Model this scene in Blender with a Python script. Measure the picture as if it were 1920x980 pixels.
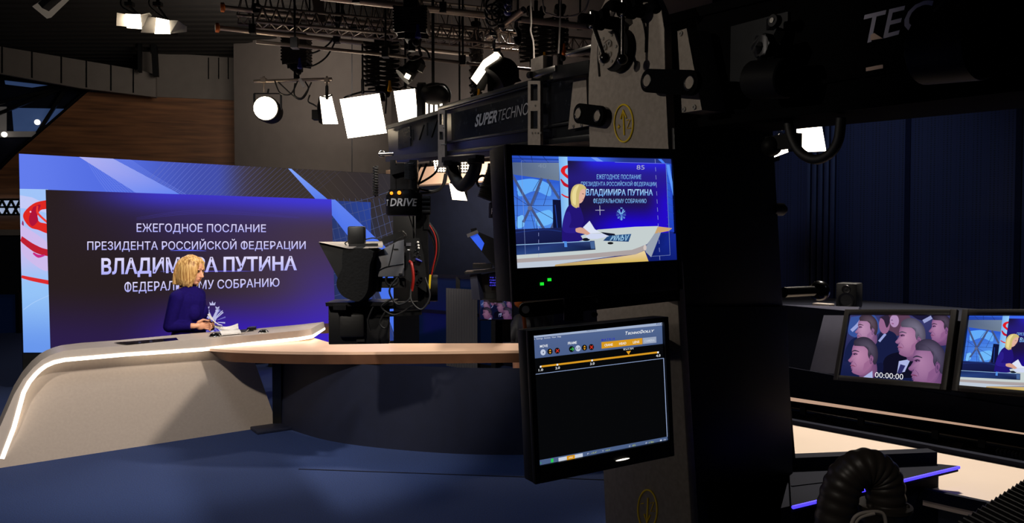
import bpy, bmesh, math, random
from mathutils import Vector as V, Matrix, Quaternion
for o in list(bpy.data.objects): bpy.data.objects.remove(o)
random.seed(7)
SC = bpy.context.scene; COL = SC.collection
F = 1400.0; TH = math.atan(40/1400); CT, ST = math.cos(TH), math.sin(TH)
EYE = V((0, 0, 1.5)); UP = V((0, 0, 1)); R = math.radians
# ---------------------------------------------------------------- camera, world, lights, exposure
cam = bpy.data.objects.new('camera', bpy.data.cameras.new('camera')); COL.objects.link(cam)
cam.location = EYE; cam.rotation_euler = (R(90)-TH, 0, 0)
cam.data.sensor_width = 36; cam.data.lens = F/1920*36; cam.data.clip_start = .05; cam.data.clip_end = 100
SC.camera = cam
SC.view_settings.view_transform = 'Standard'; SC.view_settings.look = 'None'
SC.view_settings.exposure = 0; SC.view_settings.gamma = 1; SC.view_settings.use_curve_mapping = False
SC.cycles.use_denoising = True; SC.cycles.max_bounces = 6; SC.cycles.sample_clamp_indirect = 3
w = bpy.data.worlds.new('world'); SC.world = w; w.use_nodes = True
w.node_tree.nodes['Background'].inputs[0].default_value = (.30, .36, .55, 1)
w.node_tree.nodes['Background'].inputs[1].default_value = .012
def light(name, kind, loc, tgt, power, col=(1, .9, .78), size=.3, size_y=None, cone=60, blend=.4):
    d = bpy.data.lights.new(name, kind); d.energy = power; d.color = col
    if kind == 'SPOT': d.spot_size = R(cone); d.spot_blend = blend; d.shadow_soft_size = size
    elif kind == 'AREA':
        d.size = size
        if size_y: d.shape = 'RECTANGLE'; d.size_y = size_y
    else: d.shadow_soft_size = size
    o = bpy.data.objects.new(name, d); COL.objects.link(o); o.location = loc
    o.rotation_euler = (V(tgt)-V(loc)).to_track_quat('-Z', 'Y').to_euler(); return o
light('key_spot', 'SPOT', (1.6, 3.0, 4.3), (-2.3, 5.7, .6), 900, size=.10, cone=46)
light('front_spot', 'SPOT', (-2.2, 1.2, 4.0), (-2.6, 6.2, .9), 560, size=.10, cone=52)
light('hair_spot', 'SPOT', (-4.2, 7.3, 4.2), (-2.75, 6.25, 1.2), 260, size=.1, cone=22)
light('face_spot', 'SPOT', (.4, 5.2, 3.6), (-2.7, 6.2, 1.15), 300, size=.15, cone=16)
light('counter_spot', 'SPOT', (.2, 8.2, 4.0), (-.6, 5.7, .7), 800, size=.15, cone=42)
light('crane_spot', 'SPOT', (-3.4, 1.4, 2.75), (.35, 2.7, 2.1), 110, size=.03, cone=30, blend=.5)
light('corner_fill', 'SPOT', (-3.2, 5, 2.9), P(95, 15, 7.6) if 0 else (-4.7, 7.6, 3.85), 40, size=.1, cone=16, blend=.6)  # unseen light added to brighten the white tube housing
light('table_spot', 'SPOT', (2.4, 4.6, 3.9), (1.75, 3.2, .6), 800, size=.2, cone=44, blend=.6)
light('wall_wash', 'SPOT', (1.6, 4.5, 3.6), (3.0, 6.6, 1.2), 95, col=(.35, .5, 1), size=.3, cone=75, blend=.9)
light('back_wall_wash', 'AREA', (-3.2, 9.2, 3.9), (-5.2, 13, 3.2), 42, size=1.2)
light('cove_fill', 'AREA', (-.7, 8.2, 1.9), (-.5, 9.2, 2.31), 30, size=.9, size_y=.1)  # unseen light added to brighten the peach band
light('hose_fill', 'SPOT', (-.5, .2, 2.6), (.83, 1.72, .95), 22, size=.05, cone=16, blend=.6)  # unseen light added to lift the dark hose
light('plate_fill', 'SPOT', (-2.2, .5, 1.15), (.42, 2.3, .75), 16, size=.1, cone=26, blend=.8)  # low unseen fill added for the bottom of the pivot plate
light('floor_fill', 'SPOT', (-1.6, 3.4, 4.5), (-1.6, 5.0, 0), 150, col=(.75, .85, 1), size=.5, cone=85, blend=.9)  # unseen overhead fill added to brighten the carpet
light('console_fill', 'SPOT', (3.5, 1.8, 3.2), (1.9, 3.5, .8), 34, col=(.75, .8, 1), size=.2, cone=50, blend=.8)  # unseen bluish fill added for the console front
light('beam_fill', 'SPOT', (-3.4, 3.4, 4.2), (-.2, 3.8, 2.1), 70, size=.06, cone=40, blend=.6)  # second unseen light added to bring out the beam
# ---------------------------------------------------------------- helpers
def lin(c):
    return tuple(((v/255+.055)/1.055)**2.4 if v > 10.3 else v/255/12.92 for v in c[:3])
def ray(px, py):
    a = (px-960)/F; b = (490-py)/F; return V((a, CT+b*ST, -ST+b*CT))
def P(px, py, Y): r = ray(px, py); return EYE+r*(Y/r.y)
def PZ(px, py, z): r = ray(px, py); return EYE+r*((z-1.5)/r.z)
def PP(px, py, p0, n): r = ray(px, py); return EYE+r*((p0-EYE).dot(n)/r.dot(n))
MATS = {}
def mat(name, rgb, rough=.5, metal=0, noise=.0, scale=20, emit=None, strength=1, spec=.5, bump=0):
    m = bpy.data.materials.new(name); m.use_nodes = True; nt = m.node_tree; b = nt.nodes['Principled BSDF']
    c = lin(rgb); b.inputs['Base Color'].default_value = (*c, 1)
    b.inputs['Roughness'].default_value = rough; b.inputs['Metallic'].default_value = metal
    b.inputs['Specular IOR Level'].default_value = spec
    if emit: b.inputs['Emission Color'].default_value = (*lin(emit), 1); b.inputs['Emission Strength'].default_value = strength
    if noise or bump:
        tc = nt.nodes.new('ShaderNodeTexCoord'); n = nt.nodes.new('ShaderNodeTexNoise'); n.inputs['Scale'].default_value = scale
        n.inputs['Detail'].default_value = 4; nt.links.new(tc.outputs['Object'], n.inputs['Vector'])
        if noise:
            r = nt.nodes.new('ShaderNodeMapRange'); r.inputs[1].default_value = .3; r.inputs[2].default_value = .7
            r.inputs[3].default_value = 1-noise; r.inputs[4].default_value = 1+noise; nt.links.new(n.outputs['Fac'], r.inputs[0])
            x = nt.nodes.new('ShaderNodeVectorMath'); x.operation = 'SCALE'; x.inputs[0].default_value = c
            nt.links.new(r.outputs[0], x.inputs['Scale']); nt.links.new(x.outputs[0], b.inputs['Base Color'])
        if bump:
            u = nt.nodes.new('ShaderNodeBump'); u.inputs['Strength'].default_value = bump; u.inputs['Distance'].default_value = .01
            nt.links.new(n.outputs['Fac'], u.inputs['Height']); nt.links.new(u.outputs[0], b.inputs['Normal'])
    MATS[name] = m; return m
def node(m, t): return m.node_tree.nodes.new(t)
class MB:
    def __init__(s): s.b = bmesh.new(); s.mi = 0
    def raw(s, vs, fs):
        v = [s.b.verts.new(p) for p in vs]; out = []
        for f in fs:
            try: q = s.b.faces.new([v[i] for i in f]); q.material_index = s.mi; q.smooth = True; out.append(q)
            except ValueError: pass
        return v, out
    def box(s, c, d, rot=None, bev=0):
        c = V(c); hx, hy, hz = d[0]/2, d[1]/2, d[2]/2; m = rot or Matrix.Identity(3)
        vs = [c+m@V((x*hx, y*hy, z*hz)) for x in (-1, 1) for y in (-1, 1) for z in (-1, 1)]
        v, f = s.raw(vs, [(0, 1, 3, 2), (4, 6, 7, 5), (0, 4, 5, 1), (2, 3, 7, 6), (0, 2, 6, 4), (1, 5, 7, 3)])
        if bev: s.bevel(f, bev)
        return s
    def bevel(s, f, bev, seg=2):
        es = list({e for q in f for e in q.edges})
        r = bmesh.ops.bevel(s.b, geom=es, offset=bev, segments=seg, affect='EDGES', profile=.5)
        for q in r['faces']: q.material_index = s.mi; q.smooth = True
    def prism(s, pts, vec, bev=0):
        n = len(pts); vec = V(vec); pts = [V(p) for p in pts]
        v, f = s.raw(pts+[p+vec for p in pts], [tuple(range(n)), tuple(range(2*n-1, n-1, -1))]+[(i, i+n, (i+1) % n+n, (i+1) % n) for i in range(n)])
        if bev: s.bevel(f, bev)
        return s
    def hexa(s, a, b):
        n = len(a); s.raw([V(p) for p in a]+[V(p) for p in b], [tuple(range(n)), tuple(range(2*n-1, n-1, -1))]+[(i, i+n, (i+1) % n+n, (i+1) % n) for i in range(n)]); return s
    def tube(s, pts, r, seg=10, closed=False):
        pts = [V(p) for p in pts]; n = len(pts); rr = r if isinstance(r, (list, tuple)) else [r]*n
        t0 = (pts[1]-pts[0]).normalized(); u = t0.orthogonal().normalized(); vs = []
        for i in range(n):
            a = pts[i-1] if (i or closed) else pts[0]; b = pts[(i+1) % n] if (i < n-1 or closed) else pts[-1]
            t = (b-a).normalized() if (b-a).length > 1e-9 else t0
            u = (u-t*u.dot(t)).normalized(); w_ = t.cross(u)
            vs += [pts[i]+(u*math.cos(k*2*math.pi/seg)+w_*math.sin(k*2*math.pi/seg))*rr[i] for k in range(seg)]
        fs = []
        for i in range(n if closed else n-1):
            j = (i+1) % n
            fs += [(i*seg+k, i*seg+(k+1) % seg, j*seg+(k+1) % seg, j*seg+k) for k in range(seg)]
        if not closed: fs += [tuple(range(seg-1, -1, -1)), tuple(range((n-1)*seg, n*seg))]
        s.raw(vs, fs); return s
    def bar(s, p, q, w, h=None, up=UP):
        p, q = V(p), V(q); t = (q-p).normalized()
        if abs(t.dot(up)) > .98: up = V((0, 1, 0))
        x = t.cross(up).normalized(); y = x.cross(t); h = h or w
        m = Matrix((x, t, y)).transposed(); s.box((p+q)/2, (w, (q-p).length, h), m); return s
    def lathe(s, p, ax, prof, seg=24):
        p = V(p); ax = V(ax).normalized(); u = ax.orthogonal().normalized(); w_ = ax.cross(u); vs = []; n = len(prof)
        for t, r in prof: vs += [p+ax*t+(u*math.cos(k*2*math.pi/seg)+w_*math.sin(k*2*math.pi/seg))*max(r, 1e-5) for k in range(seg)]
        fs = [(i*seg+k, i*seg+(k+1) % seg, (i+1)*seg+(k+1) % seg, (i+1)*seg+k) for i in range(n-1) for k in range(seg)]
        fs += [tuple(range(seg-1, -1, -1)), tuple(range((n-1)*seg, n*seg))]
        s.raw(vs, fs); return s
    def disc(s, p, ax, r, h, seg=24): return s.lathe(p, ax, [(0, r), (h, r)], seg)
    def ball(s, c, r, rot=None, seg=16, rings=10):
        c = V(c); r = r if isinstance(r, (tuple, list)) else (r, r, r); m = rot or Matrix.Identity(3)
        vs = [c+m@V((0, 0, r[2]))]
        for i in range(1, rings):
            a = math.pi*i/rings
            vs += [c+m@V((r[0]*math.sin(a)*math.cos(k*2*math.pi/seg), r[1]*math.sin(a)*math.sin(k*2*math.pi/seg), r[2]*math.cos(a))) for k in range(seg)]
        vs.append(c+m@V((0, 0, -r[2]))); L = len(vs)-1
        fs = [(0, 1+k, 1+(k+1) % seg) for k in range(seg)]+[(L, L-seg+(k+1) % seg, L-seg+k) for k in range(seg)]
        fs += [(1+i*seg+k, 1+(i+1)*seg+k, 1+(i+1)*seg+(k+1) % seg, 1+i*seg+(k+1) % seg) for i in range(rings-2) for k in range(seg)]
        s.raw(vs, fs); return s
    def torus(s, c, ax, R_, r, seg=28, sub=10, arc=(0, 1)):
        c = V(c); ax = V(ax).normalized(); u = ax.orthogonal().normalized(); w_ = ax.cross(u); cl = arc == (0, 1)
        pts = [c+(u*math.cos(2*math.pi*a)+w_*math.sin(2*math.pi*a))*R_ for a in [arc[0]+(arc[1]-arc[0])*k/seg for k in range(seg if cl else seg+1)]]
        return s.tube(pts, r, sub, cl)
    def cap(s, p, q, r0, r1, seg=14):
        p, q = V(p), V(q); s.ball(p, r0, seg=seg); s.ball(q, r1, seg=seg); s.tube([p, q], [r0, r1], seg); return s
    def mesh(s, name, mats, off=V((0, 0, 0)), sharp=40):
        bmesh.ops.recalc_face_normals(s.b, faces=s.b.faces)
        for v in s.b.verts: v.co -= off
        me = bpy.data.meshes.new(name); s.b.to_mesh(me); s.b.free()
        for m in (mats if isinstance(mats, (list, tuple)) else [mats]): me.materials.append(MATS[m] if isinstance(m, str) else m)
        try: me.set_sharp_from_angle(angle=R(sharp))
        except Exception: pass
        return me
    def lo(s):
        xs = [v.co for v in s.b.verts]; a = V([min(c[i] for c in xs) for i in range(3)]); b = V([max(c[i] for c in xs) for i in range(3)])
        return V(((a.x+b.x)/2, (a.y+b.y)/2, a.z))
W0 = {}
def pieces(name, mb, mats, par, label=None):
    """every loose piece of mb becomes a part of its own"""
    left = set(mb.b.verts); out = []
    while left:
        st = [left.pop()]; isl = set(st)
        while st:
            for e in st.pop().link_edges:
                for v in e.verts:
                    if v in left: left.discard(v); isl.add(v); st.append(v)
        out.append(isl)
    groups = []
    for isl in out:
        fs = {f for v in isl for f in v.link_faces}; idx = {v: i for i, v in enumerate(isl)}
        groups.append(([v.co.copy() for v in isl], [([idx[v] for v in f.verts], f.material_index) for f in fs]))
    mb.b.free(); objs = []
    for vs, fs in groups:
        q = MB()
        vv, ff = q.raw(vs, [f for f, _ in fs])
        for f, (_, mi) in zip(ff, fs): f.material_index = mi
        objs.append(part(name, q, mats, par, label))
    return objs
def tag(o, label, cat, group=None):
    o['label'] = label; o['category'] = cat
    if group: o['group'] = group
    return o
def thing(name, label, cat, loc, group=None):
    o = bpy.data.objects.new(name, None); COL.objects.link(o); o.location = loc; o.empty_display_size = .05
    W0[o.name] = V(loc); return tag(o, label, cat, group)
def part(name, mb, mats, par, label=None, me=None):
    o = bpy.data.objects.new(name, me or mb.mesh(name, mats)); COL.objects.link(o); o.parent = par
    o.location = -W0.get(par.name, V((0, 0, 0))); W0[o.name] = V((0, 0, 0))
    if label: o['label'] = label
    return o
def solo(name, mb, mats, label=None, cat=None, group=None, kind=None):
    L = mb.lo(); o = bpy.data.objects.new(name, mb.mesh(name, mats, L)); COL.objects.link(o); o.location = L; W0[o.name] = L
    if label: tag(o, label, cat, group)
    if kind: o['kind'] = kind
    return o
def struct(name, mb, mats): return solo(name, mb, mats, kind='structure')
def spline(pts, n=8):
    pts = [V(p) for p in pts]; out = []; q = [pts[0]]+pts+[pts[-1]]
    for i in range(1, len(q)-2):
        a, b, c, d = q[i-1:i+3]
        for k in range(n):
            t = k/n; out.append(.5*((2*b)+(c-a)*t+(2*a-5*b+4*c-d)*t*t+(3*b-a-3*c+d)*t**3))
    return out+[pts[-1]]
def glyphs(body, bold=0, shear=0):
    EF = [i for i, ch in enumerate(body) if ch == 'Ф']; body = body.replace('Ф', 'О')
    vs, fs = glyph_mesh(body, bold, shear); n0 = len(vs)
    for i in EF:      # a round letter crossed by an upright stroke
        wo = glyph_mesh('О', bold, 0)[0]; wx = max(v.x for v in wo)-min(v.x for v in wo)
        xr = max(v.x for v in glyph_mesh(body[:i+1], bold, 0)[0]); xc = xr-wx/2; hw = .046+bold; b = len(vs)
        vs += [V((xc-hw, -.03, 0)), V((xc+hw, -.03, 0)), V((xc+hw, .76, 0)), V((xc-hw, .76, 0))]; fs.append((b, b+1, b+2, b+3))
    x0 = min(v.x for v in vs[:n0]); x1 = max(v.x for v in vs[:n0]); CAPH = .729
    return [((v.x-x0)/(x1-x0), v.y/CAPH) for v in vs], fs
def glyph_mesh(body, bold=0, shear=0):
    c = bpy.data.curves.new('glyphs', 'FONT'); c.body = body; c.resolution_u = 3; c.offset = bold; c.shear = shear
    o = bpy.data.objects.new('glyphs', c); COL.objects.link(o); bpy.context.view_layer.update()
    m = bpy.data.meshes.new_from_object(o.evaluated_get(bpy.context.evaluated_depsgraph_get()))
    vs = [v.co.copy() for v in m.vertices]; fs = [tuple(p.vertices) for p in m.polygons]
    bpy.data.objects.remove(o); bpy.data.curves.remove(c); bpy.data.meshes.remove(m)
    return vs, fs
def quadmap(bl, br, tr, tl):
    bl, br, tr, tl = V(bl), V(br), V(tr), V(tl)
    return lambda u, v: (bl*(1-u)+br*u)*(1-v)+(tl*(1-u)+tr*u)*v
def text_on(mb, body, quad, off, bold=0, shear=0, th=.002):
    """raised flat lettering between four 3-D corners (bl, br, tr, tl)"""
    g, fs = glyphs(body, bold, shear); q = quadmap(*quad)
    mb.raw([q(u, v)+off for u, v in g], fs)
# ---- a lit picture screen: polygons with their own emission colour on a thin panel
def make_screen_mat():
    m = bpy.data.materials.new('screen_picture'); m.use_nodes = True; nt = m.node_tree; nt.nodes.clear()
    a = nt.nodes.new('ShaderNodeVertexColor'); a.layer_name = 'Col'; e = nt.nodes.new('ShaderNodeEmission'); o = nt.nodes.new('ShaderNodeOutputMaterial')
    nt.links.new(a.outputs[0], e.inputs[0]); nt.links.new(e.outputs[0], o.inputs[0]); MATS['screen_picture'] = m
make_screen_mat()
class Screen:
    """norm coordinates: x 0..1 to the right, y 0..1 downwards"""
    def __init__(s, C, ux, uy, w, h, step=.00008, gain=1):
        s.C, s.ux, s.uy, s.n, s.w, s.h, s.step, s.gain = V(C), V(ux), V(uy), V(ux).cross(V(uy)), w, h, step, gain
        s.vs, s.fs, s.cs, s.layer = [], [], [], 0
    def px(s, x, y):
        q = PP(x, y, s.C, s.n)-s.C; return (q.dot(s.ux)/s.w+.5, .5-q.dot(s.uy)/s.h)
    def pt(s, x, y, l): return s.C+s.ux*((x-.5)*s.w)+s.uy*((.5-y)*s.h)+s.n*(.0006+s.step*l)
    def add(s, pts, fs, cols):
        b = len(s.vs); cl = lambda v: min(1, max(0, v)); s.vs += [s.pt(cl(x), cl(y), s.layer) for x, y in pts]; s.fs += [tuple(i+b for i in f) for f in fs]
        s.cs += [tuple(v*s.gain for v in lin(c)) for c in cols]; s.layer += 1
    def run(s, ops):
        for pts, fs, cols in ops: s.add(pts, fs, cols)
    def build(s, name, par, label=None):
        me = bpy.data.meshes.new(name); me.from_pydata([tuple(v) for v in s.vs], [], s.fs); me.materials.append(MATS['screen_picture'])
        a = me.color_attributes.new('Col', 'FLOAT_COLOR', 'POINT')
        for i, c in enumerate(s.cs): a.data[i].color = (*c, 1)
        return part(name, None, None, par, label, me)
class Paint:
    """records picture polygons; T turns drawing coordinates into norm coordinates of the screen"""
    def __init__(s, T): s.T = T; s.ops = []
    def poly(s, pts, col):
        c = col if isinstance(col[0], (tuple, list)) else [col]*len(pts)
        s.ops.append(([s.T(*p) for p in pts], [tuple(range(len(pts)))], c))
    def grid(s, tl, tr, br, bl, nx, ny, fn):
        pts = []; cs = []
        for j in range(ny+1):
            for i in range(nx+1):
                u, v = i/nx, j/ny
                x = (tl[0]*(1-u)+tr[0]*u)*(1-v)+(bl[0]*(1-u)+br[0]*u)*v; y = (tl[1]*(1-u)+tr[1]*u)*(1-v)+(bl[1]*(1-u)+br[1]*u)*v
                pts.append(s.T(x, y)); cs.append(fn(u, v))
        s.ops.append((pts, [(j*(nx+1)+i, j*(nx+1)+i+1, (j+1)*(nx+1)+i+1, (j+1)*(nx+1)+i) for j in range(ny) for i in range(nx)], cs))
    def line(s, pts, w, col, closed=False):
        if len(pts) > 2:
            q = [p for p in spline([(x, y, 0) for x, y in (pts+[pts[0]] if closed else pts)], 6)]
        else: q = [V((x, y, 0)) for x, y in pts]
        n = len(q); vs = []; ws = w if isinstance(w, (list, tuple)) else None
        for i in range(n):
            t = q[min(i+1, n-1)]-q[max(i-1, 0)]; t = t.normalized() if t.length else V((1, 0, 0)); k = V((-t.y, t.x, 0))
            f = i/(n-1); ww = (ws[0]+(ws[1]-ws[0])*f if f <= .5 and len(ws) == 2 else (ws[0]*(1-2*f)+ws[1]*2*f if f < .5 else ws[1]*(2-2*f)+ws[-1]*(2*f-1)) if len(ws) == 3 else ws[0]+(ws[1]-ws[0])*f) if ws else w
            for sg in (-.5, .5): p = q[i]+k*(ww*sg); vs.append(s.T(p.x, p.y))
        s.ops.append((vs, [(2*i, 2*i+1, 2*i+3, 2*i+2) for i in range(n-1)], [col]*len(vs)))
    def ell(s, c, rx, ry, col, rot=0, seg=20):
        cr, sr = math.cos(R(rot)), math.sin(R(rot))
        s.poly([(c[0]+rx*math.cos(a)*cr-ry*math.sin(a)*sr, c[1]+rx*math.cos(a)*sr+ry*math.sin(a)*cr) for a in [2*math.pi*k/seg for k in range(seg)]], col)
    def blob(s, pts, col, n=5):
        q = spline([(x, y, 0) for x, y in pts]+[(pts[0][0], pts[0][1], 0)], n)[:-1]
        s.poly([(p.x, p.y) for p in q], col)
    def text(s, body, bl, br, tr, tl, col, bold=0, shear=0, col2=None):
        g, fs = glyphs(body, bold, shear); q = quadmap((*bl, 0), (*br, 0), (*tr, 0), (*tl, 0))
        vs = []; cs = []
        for u, v in g:
            p = q(u, v); vs.append(s.T(p.x, p.y)); t = min(1, max(0, v)); cs.append(tuple(a*(1-t)+b*t for a, b in zip(col2 or col, col)))
        s.ops.append((vs, fs, cs))
def mix(a, b, t): t = min(1, max(0, t)); return tuple(x*(1-t)+y*t for x, y in zip(a, b))
def sst(a, b, x): t = min(1, max(0, (x-a)/(b-a))); return t*t*(3-2*t)
# ---------------------------------------------------------------- materials
mat('black_metal', (15, 15, 16), .55, .0, .25, 30, spec=.12)
mat('black_gloss', (9, 9, 10), .22)
mat('black_deep', (7, 7, 8), .8, spec=.03)
mat('hose_rubber', (56, 50, 45), .42, bump=.1)
mat('letter_bright', (205, 205, 208), .5)
mat('black_plastic', (14, 14, 15), .5, noise=.2)
mat('black_rubber', (15, 14, 14), .6, bump=.15)
mat('black_cloth', (10, 10, 10), .95, noise=.4, scale=60, bump=.5)
mat('dark_metal', (34, 34, 37), .38, .55, .2, 40)
mat('grey_plate', (148, 138, 128), .55, .3, .12, 60)
mat('silver', (190, 186, 180), .25, 1)
mat('pipe_steel', (176, 160, 146), .38, .45)
mat('truss_steel', (120, 108, 98), .4, .5)
mat('pantograph_black', (34, 31, 28), .5)
mat('bolt', (205, 200, 192), .3, .8)
mat('yellow_paint', (235, 200, 20), .6)
mat('orange_plastic', (220, 110, 15), .5)
mat('yellow_plastic', (225, 165, 15), .45)
mat('blue_plastic', (25, 35, 130), .45)
mat('red_cable', (150, 25, 15), .45)
mat('white_cable', (175, 165, 155), .5)
mat('beam_black', (24, 26, 30), .33, .2, .2, 25)
mat('beam_grey', (46, 47, 50), .4, .3, .2, 25)
mat('letter_grey', (176, 176, 182), .5)
mat('letter_dim', (140, 140, 146), .5)
mat('letter_violet', (190, 185, 205), .5)
mat('carpet', (20, 43, 90), .95, noise=.35, scale=140, bump=.25)
mat('navy', (18, 24, 47), .6, noise=.12, scale=12)
mat('navy_dark', (13, 17, 32), .85, noise=.12, scale=12, spec=.15)
mat('ceiling', (21, 15, 11), .9, noise=.2, scale=8)
mat('grey_wall', (104, 95, 90), .9, noise=.05, scale=6)
mat('grey_panel', (108, 100, 94), .8, noise=.06, scale=6)
mat('desk_grey', (188, 176, 166), .38, noise=.03, scale=30)
mat('desk_panel', (172, 158, 146), .6, noise=.04, scale=60)
mat('peach', (236, 196, 166), .35, noise=.04, scale=5)
mat('peach_edge', (92, 60, 40), .45, noise=.12, scale=9)
mat('white_table', (226, 206, 186), .4, noise=.02, scale=4)
mat('paper', (238, 234, 230), .8)
mat('white_paint', (225, 220, 212), .5)
mat('diffuser', (240, 232, 220), .6)
mat('glass_black', (6, 7, 10), .04)
mat('led_white', (255, 250, 240), .5, emit=(255, 244, 226), strength=2.2)
mat('lamp', (255, 245, 230), .5, emit=(255, 238, 212), strength=9)
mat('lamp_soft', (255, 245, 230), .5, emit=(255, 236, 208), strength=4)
mat('lamp_hot', (255, 245, 230), .5, emit=(255, 232, 196), strength=30)
mat('lip_glow', (230, 200, 170), .5, emit=(206, 168, 142), strength=.75)
mat('led_blue', (60, 50, 255), .5, emit=(74, 60, 255), strength=1.6)
mat('led_orange', (255, 130, 20), .5, emit=(255, 140, 30), strength=2)
mat('led_green', (30, 255, 60), .5, emit=(30, 235, 50), strength=1)
mat('led_red', (255, 40, 30), .5, emit=(255, 50, 40), strength=1)
mat('skin', (222, 160, 126), .5)
mat('lips', (176, 84, 78), .45)
mat('eye_dark', (40, 30, 26), .4)
mat('dress', (22, 10, 84), .85, spec=.08, noise=.12, scale=50)
mat('stool_grey', (50, 50, 54), .6)
mat('casing_grey', (104, 100, 95), .55, noise=.1, scale=60)
mat('camera_grey', (112, 112, 116), .5, noise=.05)
mat('felt_dark', (20, 18, 18), .9)
mat('console_grey', (112, 112, 132), .6, noise=.05)
mat('bezel', (30, 27, 26), .45)
mat('curtain', (84, 83, 88), .8)
mat('blue_glass', (10, 26, 60), .12, emit=(8, 20, 46), strength=.2)  # faint emission stands in for bluish reflections in the glass
# wood wall: horizontal grain
def wood_mat():
    m = mat('wood_wall', (120, 76, 42), .6); nt = m.node_tree; b = nt.nodes['Principled BSDF']
    tc = nt.nodes.new('ShaderNodeTexCoord'); mp = nt.nodes.new('ShaderNodeMapping'); mp.inputs['Scale'].default_value = (.6, .6, 9)
    n = nt.nodes.new('ShaderNodeTexNoise'); n.inputs['Scale'].default_value = 2.2; n.inputs['Detail'].default_value = 6
    cr = nt.nodes.new('ShaderNodeValToRGB'); cr.color_ramp.elements[0].color = (*lin((88, 54, 30)), 1); cr.color_ramp.elements[1].color = (*lin((142, 92, 54)), 1)
    cr.color_ramp.elements[0].position = .3; cr.color_ramp.elements[1].position = .75
    nt.links.new(tc.outputs['Object'], mp.inputs[0]); nt.links.new(mp.outputs[0], n.inputs['Vector']); nt.links.new(n.outputs['Fac'], cr.inputs[0]); nt.links.new(cr.outputs[0], b.inputs['Base Color'])
wood_mat()
def perf_mat():
    m = mat('acoustic_panel', (24, 27, 50), .75); nt = m.node_tree; b = nt.nodes['Principled BSDF']
    tc = nt.nodes.new('ShaderNodeTexCoord'); v = nt.nodes.new('ShaderNodeTexVoronoi'); v.inputs['Scale'].default_value = 55; v.inputs['Randomness'].default_value = 0
    cr = nt.nodes.new('ShaderNodeValToRGB'); cr.color_ramp.elements[0].color = (*lin((8, 9, 16)), 1); cr.color_ramp.elements[1].color = (*lin((27, 30, 54)), 1)
    cr.color_ramp.elements[0].position = .25; cr.color_ramp.elements[1].position = .4
    nt.links.new(tc.outputs['Object'], v.inputs['Vector']); nt.links.new(v.outputs['Distance'], cr.inputs[0]); nt.links.new(cr.outputs[0], b.inputs['Base Color'])
perf_mat()
def speck_mat():
    m = mat('scratched_panel', (26, 28, 34), .18); nt = m.node_tree; b = nt.nodes['Principled BSDF']
    tc = nt.nodes.new('ShaderNodeTexCoord'); n = nt.nodes.new('ShaderNodeTexNoise'); n.inputs['Scale'].default_value = 26; n.inputs['Detail'].default_value = 8; n.inputs['Roughness'].default_value = .75
    cr = nt.nodes.new('ShaderNodeValToRGB'); cr.color_ramp.elements[0].color = (*lin((24, 26, 32)), 1); cr.color_ramp.elements[1].color = (*lin((96, 100, 112)), 1)
    cr.color_ramp.elements[0].position = .58; cr.color_ramp.elements[1].position = .78
    u = nt.nodes.new('ShaderNodeBump'); u.inputs['Strength'].default_value = .18; u.inputs['Distance'].default_value = .006
    nt.links.new(tc.outputs['Object'], n.inputs['Vector']); nt.links.new(n.outputs['Fac'], cr.inputs[0]); nt.links.new(cr.outputs[0], b.inputs['Base Color'])
    nt.links.new(n.outputs['Fac'], u.inputs['Height']); nt.links.new(u.outputs[0], b.inputs['Normal'])
speck_mat()
def hair_mat():
    m = mat('blonde_hair', (212, 160, 84), .42); nt = m.node_tree; b = nt.nodes['Principled BSDF']
    tc = nt.nodes.new('ShaderNodeTexCoord'); mp = nt.nodes.new('ShaderNodeMapping'); mp.inputs['Scale'].default_value = (60, 60, 5)
    n = nt.nodes.new('ShaderNodeTexNoise'); n.inputs['Scale'].default_value = 1.6; n.inputs['Detail'].default_value = 4
    cr = nt.nodes.new('ShaderNodeValToRGB'); cr.color_ramp.elements[0].color = (*lin((150, 100, 48)), 1); cr.color_ramp.elements[1].color = (*lin((236, 192, 122)), 1)
    cr.color_ramp.elements[0].position = .35; cr.color_ramp.elements[1].position = .65
    u = nt.nodes.new('ShaderNodeBump'); u.inputs['Strength'].default_value = .4; u.inputs['Distance'].default_value = .006
    nt.links.new(tc.outputs['Object'], mp.inputs[0]); nt.links.new(mp.outputs[0], n.inputs['Vector']); nt.links.new(n.outputs['Fac'], cr.inputs[0])
    nt.links.new(cr.outputs[0], b.inputs['Base Color']); nt.links.new(n.outputs['Fac'], u.inputs['Height']); nt.links.new(u.outputs[0], b.inputs['Normal'])
hair_mat()
# ================================================================ THE SETTING
m = MB(); m.prism([(-12, -2, 0), (9, -2, 0), (9, 16, 0), (-12, 16, 0)], (0, 0, -.05)); struct('floor', m, 'carpet')
m = MB(); m.prism([(-12, -2, 4.7), (9, -2, 4.7), (9, 16, 4.7), (-12, 16, 4.7)], (0, 0, .05))
for k in range(38): m.box((-1.5, 7.3+k*.24, 4.685), (21, .06, .03))
struct('ceiling', m, 'ceiling')
def vplane(a, b):
    n = (b-a).cross(UP).normalized(); return a, (n if n.dot(EYE-a) > 0 else -n)
WLp, WLn = vplane(P(0, 400, 12.3), P(440, 400, 13.1))
def wl(pts, d=0): return [PP(x, y, WLp+WLn*d, WLn) for x, y in pts]
def zto(p, z): return V((p.x, p.y, z))
m = MB(); a = wl([(165, 172), (446, 186)]); b = wl([(446, 600), (-140, 600), (-140, 462), (30, 289)])
b[0].z = 0; b[1].z = 0; m.prism(a+b, -WLn*.12); struct('wall_left', m, 'wood_wall')
m = MB()
top = wl([(-70, 78), (0, 87), (262, 131), (292, 140), (292, 182), (150, 165), (0, 138), (-70, 128)], .35); m.prism(top, -WLn*.1)
struct('trim_1', m, 'grey_panel')
m = MB()
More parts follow.
